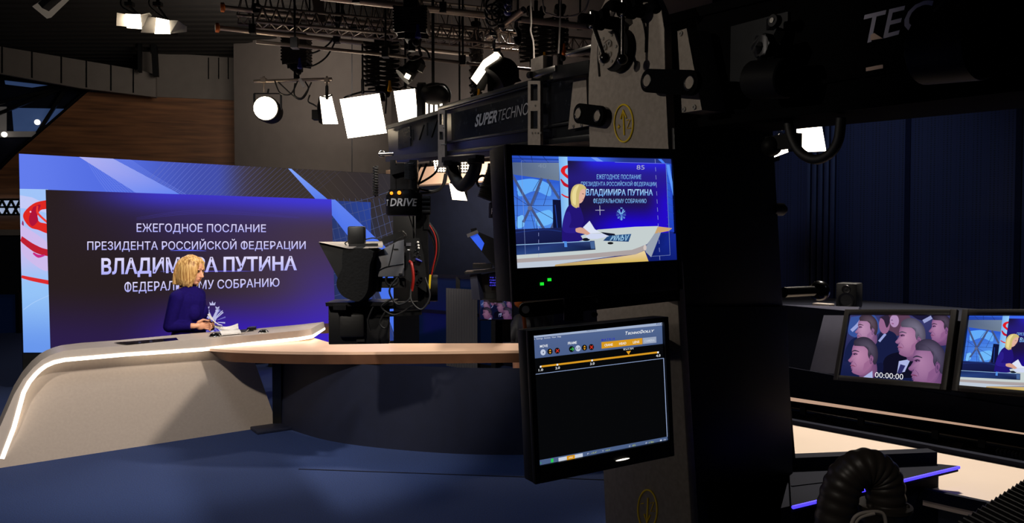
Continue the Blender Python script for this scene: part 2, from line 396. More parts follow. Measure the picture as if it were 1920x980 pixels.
for x, y0, y1 in ((4, 87, 141), (60, 96, 150), (115, 105, 160), (162, 113, 168), (208, 121, 174), (250, 128, 178)):
    m.bar(*wl([(x, y0), (x, y1-4)], .352), .02, .01)
struct('trim_2', m, 'black_metal')
m = MB(); m.prism(wl([(258, 96), (446, 108), (446, 188), (258, 180)], .02), -WLn*.1); struct('wall_upper', m, 'grey_panel')
m = MB()
for x in (391, 410, 428): m.bar(*wl([(x, 108), (x, 148)], .03), .015, .01)
m.prism(wl([(283, 84), (293, 84), (296, 142), (286, 142)], .6), -WLn*.1); m.prism(wl([(258, 66), (264, 66), (264, 134), (258, 134)], .6), -WLn*.1)
struct('trim_3', m, 'black_metal')
# upper left window into the next hall
m = MB(); m.prism(wl([(-70, 120), (170, 165), (20, 296), (-70, 374)], -.25), -WLn*.05); struct('window_1', m, 'navy_dark')
mat('hall_glow_blue', (60, 84, 130), .6, emit=(58, 80, 124), strength=.45); mat('hall_glow_grey', (110, 106, 104), .7, emit=(88, 84, 82), strength=.35)  # emission stands in for the light inside the next hall
m = MB()
m.prism(wl([(22, 202), (126, 204), (76, 250), (26, 250)], -.24), -WLn*.005); m.prism(wl([(8, 148), (100, 158), (60, 164), (10, 158)], -.24), -WLn*.005); struct('window_2', m, 'hall_glow_blue')
m = MB(); m.prism(wl([(-70, 246), (70, 246), (62, 256), (-70, 258)], -.2), -WLn*.04); m.prism(wl([(-70, 200), (12, 200), (12, 246), (-70, 246)], -.23), -WLn*.01); struct('window_3', m, 'hall_glow_grey')
m = MB()
for a in (((128, 161), (-40, 203)), ((128, 161), (-40, 228)), ((128, 160), (70, 250)), ((-60, 140), (130, 161)), ((170, 166), (22, 294)), ((0, 316), (60, 262))): m.bar(*wl(a, -.12), .045, .05)
struct('trim_4', m, 'dark_metal')
for q in ((70, 229), (8, 252)):
    m = MB(); c = wl([q], -.1)[0]; m.ball(c, .045); solo('pendant_bulb', m, 'led_white', 'small round white lamp glowing behind the upper left window, %s one' % ('upper' if q[0] == 70 else 'lower'), 'lamp', 'lamps behind the window')
# lower left: small truss window, ledge, dark door
m = MB(); m.prism(wl([(-60, 374), (36, 374), (36, 402), (-60, 402)], .1), -WLn*.03); mat('day_pane', (190, 205, 235), .5, emit=(176, 192, 226), strength=.7); struct('window_4', m, 'day_pane')
m = MB()
for k in range(5):
    x = -30+k*17; m.bar(*wl([(x, 375), (x+13, 401)], .14), .03); m.bar(*wl([(x+17, 375), (x+4, 401)], .14), .03)
for y in (374, 388, 402): m.bar(*wl([(-60, y), (40, y)], .14), .03)
struct('trim_5', m, 'black_metal')
m = MB(); m.prism(wl([(-60, 430), (40, 430), (40, 441), (-60, 441)], .3), -WLn*.25); struct('trim_6', m, 'grey_panel')
m = MB(); a = wl([(-60, 441), (40, 441), (40, 700), (-60, 700)], .25); a[2].z = a[3].z = 0; m.prism(a, -WLn*.1); struct('wall_lower', m, 'beam_black')
m = MB(); m.mi = 0
for a in (((-10, 548), (34, 548)), ((34, 548), (36, 660))): m.bar(*wl(a, .34), .06)
m.mi = 1; m.prism(wl([(-60, 551), (31, 551), (31, 680), (-60, 680)], .3), -WLn*.02); struct('door_1', m, ['dark_metal', 'blue_glass'])
# grey wall behind the lamps
GWp, GWn = vplane(P(440, 300, 12.27), P(760, 300, 10.7))
def gw(pts, d=0): return [PP(x, y, GWp+GWn*d, GWn) for x, y in pts]
a = gw([(440, 300), (800, 300)]); m = MB(); m.prism([zto(a[0], 0), zto(a[1], 0), zto(a[1], 4.7), zto(a[0], 4.7)], -GWn*.15); struct('wall_back', m, 'grey_wall')
m = MB(); m.bar(*gw([(660, 60), (660, 330)], .003), .012, .004); struct('trim_7', m, 'dark_metal')
# navy acoustic wall on the right
NWp = V((2.97, 6.5, 0)); NWd = V((1.28, -1, 0)).normalized(); NWn = V((-1, -1.28, 0)).normalized()
def nwx(px): return PP(px, 450, NWp, NWn)
def nw(pts, d=0): return [PP(x, y, NWp+NWn*d, NWn) for x, y in pts]
def nwseg(x0, x1, z0, z1, th=.12, d=0):
    a, b = nwx(x0)+NWn*d, nwx(x1)+NWn*d; m = MB(); m.prism([zto(a, z0), zto(b, z0), zto(b, z1), zto(a, z1)], -NWn*th); return m
struct('wall_center', nwseg(745, 1010, 0, 2.2), 'navy_dark')
struct('wall_bulkhead', nwseg(745, 1340, 2.42, 4.7, .12, .1), 'grey_wall')
struct('trim_8', nwseg(745, 1340, 2.2, 2.42, .6, .2), 'peach')
struct('wall_right', nwseg(1010, 1935, 0, 4.7), 'acoustic_panel')
m = nwseg(1340, 1935, 2.56, 4.7, .06, .06); struct('wall_lintel', m, 'navy_dark')
m = MB()
for x in (1700, 1907): a = nwx(x)+NWn*.012; m.prism([zto(a-NWd*.02, 0), zto(a+NWd*.02, 0), zto(a+NWd*.02, 2.55), zto(a-NWd*.02, 2.55)], -NWn*.02)
struct('trim_9', m, 'navy_dark')
m = MB()
for k in range(5): a = nwx(1512+k*11.5); b = nwx(1512+k*11.5+9); m.prism([zto(a, 0), zto(b, 0), zto(b, 2.55), zto(a, 2.55)], NWn*.05, .006)
struct('trim_10', m, 'navy')
a = P(765, 500, 9.45); m = MB(); m.box((a.x, a.y, .94), (.34, .2, 1.88)); struct('wall_pier', m, 'black_gloss')
# glass partition and blinds at the back
a, b = nwx(797)+NWn*.3, nwx(955)+NWn*.3
t = thing('glass_partition', 'dark blue glass partition standing behind the wooden side table', 'partition', zto((a+b)/2, 0))
m = MB()
for q in (a, (a+b)/2+NWd*.15, b): m.bar(zto(q, 0), zto(q, 1.06), .05)
for z in (.03, .62, 1.06): m.bar(zto(a, z), zto(b, z), .04)
part('frame', m, 'dark_metal', t)
m = MB(); m.prism([zto(a, .05), zto(b, .05), zto(b, 1.05), zto(a, 1.05)], -NWn*.01); part('pane', m, 'blue_glass', t)
m = MB(); c, d = nwx(880)+NWn*.42, nwx(938)+NWn*.42; pts = []
for k in range(25): f = k/24; q = c.lerp(d, f)+NWn*(.018*(k % 2)); pts.append(q)
for p, q in zip(pts, pts[1:]): m.prism([zto(p, .0), zto(q, .0), zto(q, .93), zto(p, .93)], NWn*.004)
solo('curtain', m, 'curtain', 'pale grey pleated curtain hanging behind the far studio camera', 'curtain')

m = MB(); m.bar(PZ(560, 879, .001), PZ(1300, 905, .001), .012, .003); struct('trim_11', m, 'navy_dark')
# ================================================================ VIDEO WALL
VW0 = P(340, 500, 8.2); VWd = V((1, .686, 0)).normalized(); VWn = V((.686, -1, 0)).normalized()
def vw(x, y): return PP(x, y, VW0, VWn)
q0, q1, q2 = vw(35.5, 288), vw(741, 327), vw(44, 655); VWZ1 = q0.z; VWZ0 = .2
L = (q1-q0); L.z = 0; VWW = L.length; VWC = (zto(q0, (VWZ0+VWZ1)/2)+zto(q1, (VWZ0+VWZ1)/2))/2
VS = Screen(VWC, VWd, UP, VWW, VWZ1-VWZ0, .0002)
t = thing('video_wall', 'large wall-size screen showing a blue title card behind the presenter', 'screen', zto(VWC, 0))
m = MB(); m.prism([zto(q0, VWZ0), zto(q1, VWZ0), zto(q1, VWZ1), zto(q0, VWZ1)], -VWn*.14); part('cabinet', m, 'black_metal', t)
m = MB()
for f in (.06, .35, .65, .94): p = q0.lerp(q1, f)-VWn*.1; m.bar(zto(p, 0), zto(p, VWZ0), .1); m.box(zto(p, .02), (.3, .3, .04))
pieces('support_post', m, 'black_metal', t)
p = Paint(VS.px)
def bg(u, v):
    x = 35+u*705; y = 288+v*365
    c = mix((98, 124, 236), (84, 110, 226), sst(40, 200, x)); c = mix(c, (66, 78, 170), sst(200, 400, x)); c = mix(c, (64, 57, 72), sst(400, 470, x)); c = mix(c, (58, 50, 46), sst(450, 520, x))  # brown towards the right: haze, glare and viewing-angle fade painted in
    c = mix(c, (50, 44, 46), sst(600, 700, x)); low = mix((44, 46, 62), (40, 60, 130), sst(500, 640, y))
    if x > 600: c = mix(c, low, sst(350, 400, y))
    if x > 690: c = mix(c, (50, 46, 50), sst(690, 720, x)*(1-sst(480, 560, y)))
    return c
p.grid((35.5, 287.6), (741, 327), (749, 660), (44, 660), 90, 40, bg)
# ribbons and fine meshes along the top
for k in range(26): x = 160+k*3.2; p.line([(x, 296), (x+20+k*1.2, 330), (x+46+k*2.6, 366)], .5, (118, 140, 238))
for k in range(15): y = 300+k*4.3; p.line([(172+k*3.4, y), (240+k*1.2, y+1)], .4, (104, 126, 232))
for k in range(34): x = 246+k*10; f = max(0, 1-abs(x-300)/260); p.line([(x+62, 304+.05*k), (x, 372)], .7, mix((66, 64, 84), (112, 126, 220), f))
p.poly([(148, 294), (212, 297.5), (340, 366), (262, 366)], [(176, 176, 240), (160, 168, 240), (96, 130, 240), (112, 140, 242)])
p.poly([(620, 376), (694, 379), (697, 640), (630, 640)], [(40, 56, 110), (42, 66, 150), (44, 60, 120), (36, 40, 76)])
for k in range(14): p.line([(622, 388+k*21), (690, 372+k*20), (748, 352+k*19)], .6, (78, 88, 128)); p.line([(610+k*11, 372), (640+k*11, 500), (690+k*11, 655)], .6, (74, 84, 128))
for k in range(9): p.line([(560+k*22, 322), (610+k*22, 380)], .5, (74, 66, 64))
p.poly([(539, 316), (545, 316.5), (616, 376), (593, 376)], [(130, 165, 250), (130, 165, 250), (84, 120, 236), (84, 120, 236)])
p.poly([(620, 374), (627, 374), (749, 482), (749, 655), (700, 521), (651, 442), (620, 402)], [(96, 130, 240), (96, 130, 240), (70, 108, 225), (74, 118, 236), (70, 110, 226), (76, 114, 232), (80, 116, 234)])
# left strip with the red swirl
p.grid((35.5, 354), (90, 355), (95, 660), (44, 660), 6, 20, lambda u, v: mix(mix((160, 195, 248), (196, 190, 240), sst(.1, .4, v)), mix((150, 196, 248), (104, 150, 236), sst(.6, 1, v)), sst(.4, .6, v)))
p.poly([(37, 366), (60, 370), (90, 384), (90, 400), (60, 392), (37, 390)], (196, 202, 246))
p.blob([(38, 420), (70, 440), (92, 462), (92, 505), (70, 500), (40, 470)], (206, 186, 236))
p.line([(38, 446), (58, 461), (75, 470), (96, 475)], [9, 13, 12], (190, 30, 48)); p.line([(62, 474), (72, 480), (84, 478)], [3, 6, 2], (200, 40, 130))
p.line([(40, 518), (60, 523), (96, 530)], [5, 7, 8], (220, 44, 46))
p.blob([(88, 375), (66, 380), (50, 392), (43, 404), (48, 417), (58, 427), (72, 431), (90, 437), (90, 421), (74, 416), (70, 405), (76, 394), (90, 390)], (222, 40, 34))
p.blob([(62, 388), (76, 384), (70, 402), (71, 414), (60, 424), (54, 410)], (176, 20, 56)); p.ell((57, 397), 1.6, 1.6, (240, 200, 230))
p.blob([(42, 413), (44, 417), (44, 423), (41, 420)], (150, 30, 90)); p.line([(70, 386), (71, 400), (90, 418)], [3, 4, 4], (240, 60, 44))
p.line([(44, 580), (64, 566), (92, 553)], 1.2, (170, 205, 250))
# dark title card
def card(u, v):
    x = 85+u*538; y = 357+v*300
    c = mix((40, 30, 31), (66, 52, 68), sst(.25, .95, u)); c = mix(c, (58, 44, 52), sst(.6, .9, u)*sst(.5, .2, v) if 0 else 0)
    g = math.exp(-((v-.0)/.11)**2)*sst(.02, .45, u); c = mix(c, (64, 56, 222), g*.95)
    g = math.exp(-((v-.19)/.2)**2)*math.exp(-((u-.52)/.3)**2); c = mix(c, (56, 44, 120), g*.45)
    g = sst(.56, .95, v)*(.25+.75*sst(.2, .65, u)); c = mix(c, (54, 26, 206), g*.95)
    g = math.exp(-((u-1)/.16)**2)*sst(.2, .75, v); c = mix(c, (66, 44, 190), g*.6); return c
p.grid((85.2, 355.8), (620, 373.6), (629, 662), (94.5, 662), 70, 40, card)
for k in range(3): p.line([(255, 412-k*2), (380, 400-k*3), (560, 409-k)], [.2, .7, .2], (66, 56, 146))
p.line([(318, 469.5), (350, 469), (386, 470)], [.2, 2.4, .2], (100, 110, 250))
p.line([(300, 508.5), (420, 508), (470, 508)], [.2, 1.2, .2], (110, 100, 240))
hi, lo_ = (226, 220, 252), (176, 176, 248)
p.text('ЕЖЕГОДНОЕ ПОСЛАНИЕ', (255.5, 434.6), (497.4, 435), (497.4, 420.8), (255.5, 418.8), hi, .006, col2=lo_)
p.text('ПРЕЗИДЕНТА РОССИЙСКОЙ ФЕДЕРАЦИИ', (163.2, 468.4), (571.6, 466.4), (571.6, 452), (163.2, 452.6), hi, .006, col2=lo_)
p.text('ВЛАДИМИРА ПУТИНА', (189.4, 513.4), (555.2, 505.2), (555.2, 480.6), (189.4, 484.6), hi, .028, col2=lo_)
p.text('ФЕДЕРАЛЬНОМУ СОБРАНИЮ', (232.6, 546.6), (522.6, 536.4), (522.6, 521), (232.6, 528.8), hi, .006, col2=lo_)
def eagle(p, cx, cy, s, col, dk):
    """two-headed eagle emblem: three crowns, two heads, feathered wings, shield, tail"""
    X = lambda x, y: (cx+x*s, cy+y*s)
    for sg in (-1, 1):
        for k in range(7):
            a = R(-62+k*24); r0, r1 = .34, .92-.05*abs(k-2); p.line([X(sg*(.12+r0*math.cos(a)*.6), -.05+r0*math.sin(a)), X(sg*(.2+r1*math.cos(a)*.72), -.1+r1*math.sin(a))], [s*.03, s*.09], col if k % 2 else dk)
        p.line([X(sg*.14, -.05), X(sg*.34, -.42), X(sg*.66, -.74)], [s*.10, s*.05], col)
        p.line([X(sg*.08, -.2), X(sg*.2, -.5), X(sg*.3, -.72)], [s*.2, s*.13], col); p.ell(X(sg*.32, -.74), s*.13, s*.1, col); p.poly([X(sg*.4, -.8), X(sg*.58, -.7), X(sg*.4, -.66)], dk)
        p.poly([X(sg*.22, -.86), X(sg*.42, -.86), X(sg*.46, -1.02), X(sg*.32, -.94), X(sg*.18, -1.02)], col)
        p.line([X(sg*.1, .4), X(sg*.4, .62), X(sg*.52, .58)], [s*.12, s*.06], dk); p.ell(X(sg*.54, .58), s*.09, s*.09, col)
        p.line([X(0, .4), X(sg*.18, .9)], [s*.1, s*.2], dk)
    p.poly([X(-.16, -1.08), X(.16, -1.08), X(.2, -1.3), X(.07, -1.18), X(0, -1.36), X(-.07, -1.18), X(-.2, -1.3)], col)
    p.ell(X(0, .02), s*.18, s*.34, col); p.poly([X(-.16, -.14), X(.16, -.14), X(.16, .14), X(0, .28), X(-.16, .14)], dk); p.line([X(0, .4), X(0, 1.0)], [s*.12, s*.2], col)
eagle(p, 397, 603, 29, (186, 186, 226), (112, 108, 186))
VS.run(p.ops); VS.build('display', t, 'lit picture with cyrillic title lines, ribbons and emblem')

# ================================================================ PRESENTER DESK
DKp, DKn = vplane(PZ(120, 655, .75), PZ(585, 622, .75)); DKe = V((-DKn.y, DKn.x, 0)); DKe = DKe if DKe.x > 0 else -DKe; DKb = -DKn
def dk(x, y, d=0): return PP(x, y, DKp+DKn*d, DKn)
t = thing('presenter_desk', 'grey curved presenter desk with a glowing white edge strip', 'desk', zto(dk(300, 640), 0))
out = [(-34, 905), (-18, 850), (0, 800), (27, 738), (44, 710), (62, 689), (78, 675), (92, 667), (106, 661.5), (121, 657.3), (160, 653), (235, 648), (367, 635.5), (470, 628), (560, 619.5), (583, 616)]
inn = [(-14, 905), (0, 858), (22, 800), (40, 735), (51, 714.5), (63, 700), (73, 690.5), (84, 682.5), (100, 675.5), (121, 670.8), (160, 667.5), (235, 661), (382, 651.5), (470, 641), (560, 632), (585, 628)]
fo = [dk(*q) for q in out]; fi = [dk(*q) for q in inn]
fo[0].z = fi[0].z = 0
def backpt(i, p):   # rear edge of the slab: shallow at the curved end, deeper to the right
    f = i/(len(fo)-1); return p+DKb*(.30+.02*i)+DKe*(.0)
bo = [p+DKb*.38 for p in fo]; bi = [p+DKb*.38 for p in fi]
br = PZ(607, 603, fo[-1].z); brk = PZ(121, 646.5, fo[9].z)
kk = 9; dl = (fo[9]-brk).dot(DKn)
for i in range(len(fo)):
    f = max(0, (i-kk)/(len(fo)-1-kk)); d = dl+(((fo[-1]-br).dot(DKn))-dl)*f; s = (br-fo[-1]).dot(DKe)*f**3
    bo[i] = fo[i]+DKb*d+DKe*s; bi[i] = fi[i]+DKb*d+DKe*s
m = MB(); n = len(fo)
vs = fo+fi+bi+bo; fs = []
for i in range(n-1):
    for a, b in ((0, n), (2*n, 3*n), (n, 2*n), (3*n, 0)): fs.append((a+i, a+i+1, b+i+1, b+i))
fs += [(0, n, 2*n, 3*n), (n-1, 4*n-1, 3*n-1, 2*n-1)]
m.raw(vs, fs); part('curved_top', m, 'desk_grey', t)
m = MB(); a = [p+DKn*.004 for p in fi]; drop = []
for i, p in enumerate(fi):
    tg = (fi[min(i+1, n-1)]-fi[max(i-1, 0)]).normalized(); nr = tg.cross(DKn); nr = nr if nr.z < 0 or nr.x > 0 else -nr
    if nr.z > 0: nr = -nr
    drop.append(p+nr*.026+DKn*.004)
a.append(bi[-1]+DKe*.004); drop.append(bi[-1]+DKe*.006-UP*.016)
m.raw(a+drop+[q+DKb*.03 for q in a]+[q+DKb*.03 for q in drop], [f for i in range(len(a)-1) for f in ((i, i+1, len(a)+i+1, len(a)+i), (len(a)+i, len(a)+i+1, 3*len(a)+i+1, 3*len(a)+i), (2*len(a)+i, 2*len(a)+i+1, i+1, i))])
part('light_strip', m, 'led_white', t, 'glowing white edge strip')
# recessed front panel on the floor
pb = [PZ(0, 877, 0), PZ(520, 797, 0)]; pb[0] = pb[0]-(pb[1]-pb[0])*.06
m = MB(); tops = []
for i in range(n-1):
    tops.append(fi[i]+DKb*.10)
base0, base1 = pb; rt = fi[-3]+DKb*.10
pl = [base0, base1, tops[-2]]+tops[3:-2][::-1]; m.hexa(pl, [x+DKb*.12 for x in pl])
part('front_panel', m, 'desk_panel', t)
m = MB(); g = [PZ(214, 642.5, .752), PZ(238, 645.3, .752), PZ(380, 634.6, .752), PZ(372, 630, .752)]; m.prism(g, (0, 0, .003))
g = [PZ(480, 618, .753), PZ(478, 623.5, .753), PZ(541, 620.5, .753), PZ(532, 615.5, .753)]; m.prism(g, (0, 0, .003)); pieces('glass_inlay', m, 'glass_black', t, 'black glass inlay')
DESKZ = .757
# wooden side table growing out of the desk
t = SIDE = thing('side_table', 'long peach wooden side table lit from above beside the presenter desk', 'table', PZ(700, 800, 0))
zt = .68; zb = .59
fr = spline([PZ(392, 653, zt), PZ(430, 655.5, zt), PZ(500, 658, zt), PZ(600, 659.5, zt), PZ(760, 659, zt), PZ(980, 656.5, zt), PZ(1150, 652, zt)], 5)
bk = [PZ(1150, 640, zt), PZ(975, 643, zt), PZ(735, 643.5, zt), PZ(617, 641.5, zt), PZ(588, 633, zt)]
m = MB(); m.prism(fr+bk, (0, 0, -.02)); part('tabletop', m, 'peach', t)
m = MB(); n = len(fr); lo2 = [(q+DKb*(.10*max(0, 1-i/4)))+V((.10*max(0, 1-i/6), 0, zb-zt)) for i, q in enumerate(fr)]; up2 = [q+V((0, 0, -.02)) for q in fr]
m.raw(up2+lo2+[q+V((0, .12, 0)) for q in lo2]+[q+V((0, .12, 0)) for q in up2], [f for i in range(n-1) for f in ((i, i+1, n+i+1, n+i), (n+i, n+i+1, 2*n+i+1, 2*n+i), (3*n+i+1, 3*n+i, i, i+1))]+[(0, n, 2*n, 3*n)])
part('edge_band', m, 'peach_edge', t, 'darker wooden edge')
m = MB(); c = PZ(522, 797, 0); m.box((c.x, c.y, zb/2), (.07, .07, zb)); part('leg', m, 'black_gloss', t)
m = MB(); fb = spline([PZ(508, 800, 0)+V((.05, .05, 0)), PZ(600, 822, 0), PZ(700, 838, 0), PZ(850, 850, 0), PZ(1000, 852, 0), PZ(1200, 845, 0)], 6); ft = [V((q.x*1.02+.02, q.y+.05, zb)) for q in fb]; n = len(fb)
m.raw(fb+ft+[q+V((0, .06, 0)) for q in fb]+[q+V((0, .06, 0)) for q in ft], [f for i in range(n-1) for f in ((i, i+1, n+i+1, n+i), (3*n+i, 3*n+i+1, 2*n+i+1, 2*n+i))]); part('curved_base', m, 'navy', t, 'navy curved base panel')
m = MB(); a = PZ(530, 797, 0); m.box((a.x-.02, a.y-.12, .012), (.34, .2, .024), Matrix.Rotation(.6, 3, 'Z'), .005); solo('cable_ramp', m, 'navy', 'flat navy floor plate at the foot of the side table leg', 'floor plate')
# far wooden corner that continues behind the camera monitor
m = MB(); m.box((PZ(612, 609, .7).x, PZ(612, 609, .7).y+.02, .33), (.05, .05, .66)) if 0 else None; m.prism([PZ(600, 606, .70), PZ(640, 606, .70), PZ(640, 611.5, .70), PZ(601, 613, .70)], (0, 0, -.06))
part('corner_wing', m, 'peach_edge', SIDE)
# ---- things on the desk
def dome(px, py, w, name, label, cat):
    c = PZ(px, py, DESKZ); t = thing(name, label, cat, c); m = MB(); r = w/F*c.y/2
    m.lathe(c, UP, [(0, r*.95), (.004, r), (r*.45, r*.8), (r*.62, r*.45), (r*.66, .001)], 24); part('shell', m, 'black_gloss', t)
    m = MB(); m.torus(c+V((0, 0, .005)), UP, r*1.0, .003); part('rim', m, 'silver', t, 'silver rim')
dome(404.5, 630.5, 23, 'computer_mouse', 'black rounded mouse on the desk right in front of the hands', 'mouse'); dome(494, 623.5, 19, 'computer_mouse', 'smaller black mouse near the far end of the desk', 'mouse')
def slab(pts, z, h, name, mt, label, cat, bev=0): m = MB(); m.prism([PZ(x, y, z) for x, y in pts], (0, 0, h), bev); return solo(name, m, mt, label, cat)
slab([(412, 627), (476, 621), (470, 617.5), (412, 622)], DESKZ, .006, 'document_folder', 'black_plastic', 'black folder lying under the papers on the desk', 'folder')
slab([(415, 628.5), (452, 625), (449, 620), (412, 622.5)], DESKZ+.008, .012, 'paper_stack', 'paper', 'low stack of white papers lying on the black folder', 'paper')
PHONE = slab([(463, 619.5), (480, 618.2), (481, 615.8), (468, 616.6)], DESKZ+.003, .022, 'telephone', 'black_gloss', 'black phone with a white cord on the desk', 'phone')
m = MB(); m.tube(spline([PZ(450, 626, DESKZ+.004), PZ(456, 625, DESKZ+.012), PZ(461, 622, DESKZ+.02), PZ(466, 617.5, DESKZ+.03)], 6), .0035); part('phone_cord', m, 'white_cable', PHONE, 'short white cord')
# ================================================================ PRESENTER
PY = 6.22; YAW = R(-7)
pc = P(350, 600, PY); fx = V((math.cos(YAW), math.sin(YAW), 0)); fy = V((-fx.y, fx.x, 0))
def B(x, y, z): return V((pc.x, pc.y, 0))+fx*x+fy*y+UP*z      # x forward, y to her left, z height
def zpx(py): return P(350, py, PY).z
def remesh(mb, vox, it=4, sub=False):
    me = bpy.data.meshes.new('tmp'); mb.b.to_mesh(me); mb.b.free(); o = bpy.data.objects.new('tmp', me); COL.objects.link(o)
    r = o.modifiers.new('r', 'REMESH'); r.mode = 'VOXEL'; r.voxel_size = vox; r.use_smooth_shade = True
    s = o.modifiers.new('s', 'SMOOTH'); s.factor = .5; s.iterations = it
    bpy.context.view_layer.update(); out = bpy.data.meshes.new_from_object(o.evaluated_get(bpy.context.evaluated_depsgraph_get()))
    bpy.data.objects.remove(o); bpy.data.meshes.remove(me)
    for q in out.polygons: q.use_smooth = True
    out.materials.clear(); return out
Zs, Ze, Zh = zpx(551), zpx(607), zpx(606)
hx, hz = .052, zpx(506)          # head centre
rotH = Matrix((fx, fy, UP)).transposed() @ Matrix.Rotation(R(16), 3, 'Y')
def Hd(x, y, z): return B(hx, 0, hz)+rotH@V((x, y, z))
m = MB()
m.ball(Hd(-.008, 0, .028), (.088, .072, .086), rotH, 24, 16); m.ball(Hd(.022, 0, -.03), (.066, .058, .086), rotH, 24, 16)
m.ball(Hd(.05, 0, -.088), (.032, .030, .024), rotH)                      # chin
m.cap(Hd(.082, 0, .012), Hd(.103, 0, -.026), .009, .0125); m.ball(Hd(.094, 0, -.03), (.012, .016, .009), rotH)   # nose
m.ball(Hd(.082, 0, -.052), (.012, .022, .007), rotH); m.ball(Hd(.080, 0, -.064), (.011, .020, .008), rotH)   # lips
for s in (-1, 1):
    m.ball(Hd(.046, s*.038, -.028), (.03, .02, .026), rotH); m.ball(Hd(-.01, s*.075, -.01), (.02, .01, .032), rotH); m.ball(Hd(.074, s*.03, .028), (.016, .026, .008), rotH)
m.cap(B(-.012, 0, Zs+.03), Hd(-.012, 0, -.06), .052, .05)
TB = lambda x, y, z: B(x+.048, y, z)
# torso
m.cap(TB(-.03, 0, .60), TB(-.03, 0, .72), .13, .115); m.cap(TB(-.035, 0, .74), TB(-.02, 0, Zs-.06), .10, .118)
for s in (-1, 1):
    m.cap(TB(-.03, s*.07, .60), TB(-.03, s*.06, .74), .11, .088); m.cap(TB(-.035, s*.06, .76), TB(-.03, s*.075, Zs-.05), .085, .085)
    m.cap(TB(-.02, s*.04, Zs+.012), TB(-.035, s*.155, Zs-.012), .05, .046); m.ball(TB(.035, s*.062, Zs-.15), (.062, .058, .07))
    el = TB(-.088 if s < 0 else -.03, s*.185, Ze); sh = TB(-.035, s*.165, Zs-.02); wr = TB(.092, s*.115-.02, Zh-.005) if s < 0 else TB(.10, .05, Zh-.03)
    m.cap(sh, el, .047, .037); m.cap(el, wr, .036, .024)
    d = (TB(.20, -.03, Zh-.005)-wr).normalized(); up = UP; sd = d.cross(up).normalized()
    hm = Matrix((d, sd, sd.cross(d))).transposed()
    if s > 0: hm = hm @ Matrix.Rotation(R(-12), 3, 'Z')
    Q = lambda x, y, z: wr+hm@V((x, y, z))
    m.cap(Q(-.01, 0, 0), Q(.03, 0, 0), .022, .021); m.ball(Q(.055, 0, 0), (.042, .016, .037), hm)
    for k in range(4):
        z0 = .026-.0175*k; ln = (.036, .041, .038, .030)[k]
        a = Q(.088, -.002, z0); b2 = Q(.088+ln*.8, .012*1, z0-.006); c2 = Q(.088+ln*1.15, .030, z0-.014); e2 = Q(.088+ln*.85, .044, z0-.016)
        m.cap(a, b2, .0084, .0078); m.cap(b2, c2, .0076, .007); m.cap(c2, e2, .007, .0062)
    a = Q(.035, .004, .03); b2 = Q(.072, .018, .05); c2 = Q(.108, .034, .040); m.cap(a, b2, .0125, .0098); m.cap(b2, c2, .0095, .0075)
    hp = TB(-.02, s*.09, .62); kn = TB(.40, s*.10, .60); an = TB(.36, s*.10, .10)
    m.cap(hp, kn, .088, .06); m.cap(kn, an, .055, .034); m.cap(an, TB(.52, s*.11, .04), .032, .028)
t = thing('person', 'blonde woman in dark blue dress at the desk looking down at papers', 'person', B(0, 0, 0))
bm_ = remesh(m, .0046, 3); bm_.materials.append(MATS['skin']); part('body', None, None, t, 'woman seen from the side, forearms raised, holding papers', bm_)
# dress
m = MB()
m.cap(TB(-.03, 0, .57), TB(-.03, 0, .72), .145, .126); m.cap(TB(-.035, 0, .74), TB(-.02, 0, Zs-.05), .112, .126)
for s in (-1, 1):
    m.cap(TB(-.03, s*.075, .59), TB(-.03, s*.062, .74), .125, .10); m.cap(TB(-.035, s*.06, .76), TB(-.03, s*.078, Zs-.05), .095, .094)
    m.cap(TB(-.022, s*.05, Zs+.012), TB(-.035, s*.158, Zs-.012), .056, .054); m.ball(TB(.036, s*.062, Zs-.15), (.071, .066, .08))
    el = TB(-.088 if s < 0 else -.03, s*.185, Ze); sh = TB(-.035, s*.165, Zs-.02); wr = TB(.092, s*.115-.02, Zh-.005) if s < 0 else TB(.10, .05, Zh-.03)
    m.cap(sh, el, .058, .049); e2 = el.lerp(wr, .9); m.ball(el, .049); m.tube([el, e2], [.048, .036], 16)
    m.cap(TB(-.02, s*.09, .60), TB(.38, s*.10, .59), .108, .085)
dm = remesh(m, .006, 4); dm.materials.append(MATS['dress']); part('dress', None, None, t, 'dark blue long-sleeved dress', dm)
# hair: parted long bob down to the neck
m = MB()
m.ball(Hd(-.016, 0, .036), (.090, .080, .090), rotH, 28, 18)
for s in (-1, 1):
    for k in range(14):
        f = k/13; a = R(24+f*140); x0 = -.014+.083*math.cos(a); y0 = s*(.078*abs(math.sin(a))**.6)
        x1 = -.016+.072*math.cos(a); zl = -.128-.018*f+.006*math.sin(k*2.3)
        m.tube(spline([Hd(x0*.5, y0*.5, .108), Hd(x0, y0, .04), Hd(x0-.002, y0*1.10, -.045), Hd(x1, y0*1.06, -.095), Hd(x1+.006, y0*.9, zl)], 5), [.016 if j < 14 else .016-(j-14)*.0016 for j in range(21)], 10)
for k in range(8): f = k/7; m.tube(spline([Hd(-.04, (f-.5)*.05, .112), Hd(-.085, (f-.5)*.13, .05), Hd(-.094, (f-.5)*.15, -.045), Hd(-.080, (f-.5)*.14, -.145)], 5), .016, 10)
m.cap(Hd(.02, -.03, .104), Hd(.062, .012, .094), .018, .012); m.cap(Hd(.0, -.06, .08), Hd(.056, -.05, .078), .02, .012); m.cap(Hd(.0, .06, .08), Hd(.056, .05, .078), .02, .012)
hm_ = remesh(m, .005, 4); hm_.materials.append(MATS['blonde_hair']); part('hair', None, None, t, 'chin-length blonde bob', hm_)
m = MB()
for s in (-1, 1): m.ball(Hd(.079, s*.031, .010), (.006, .013, .0045), rotH)
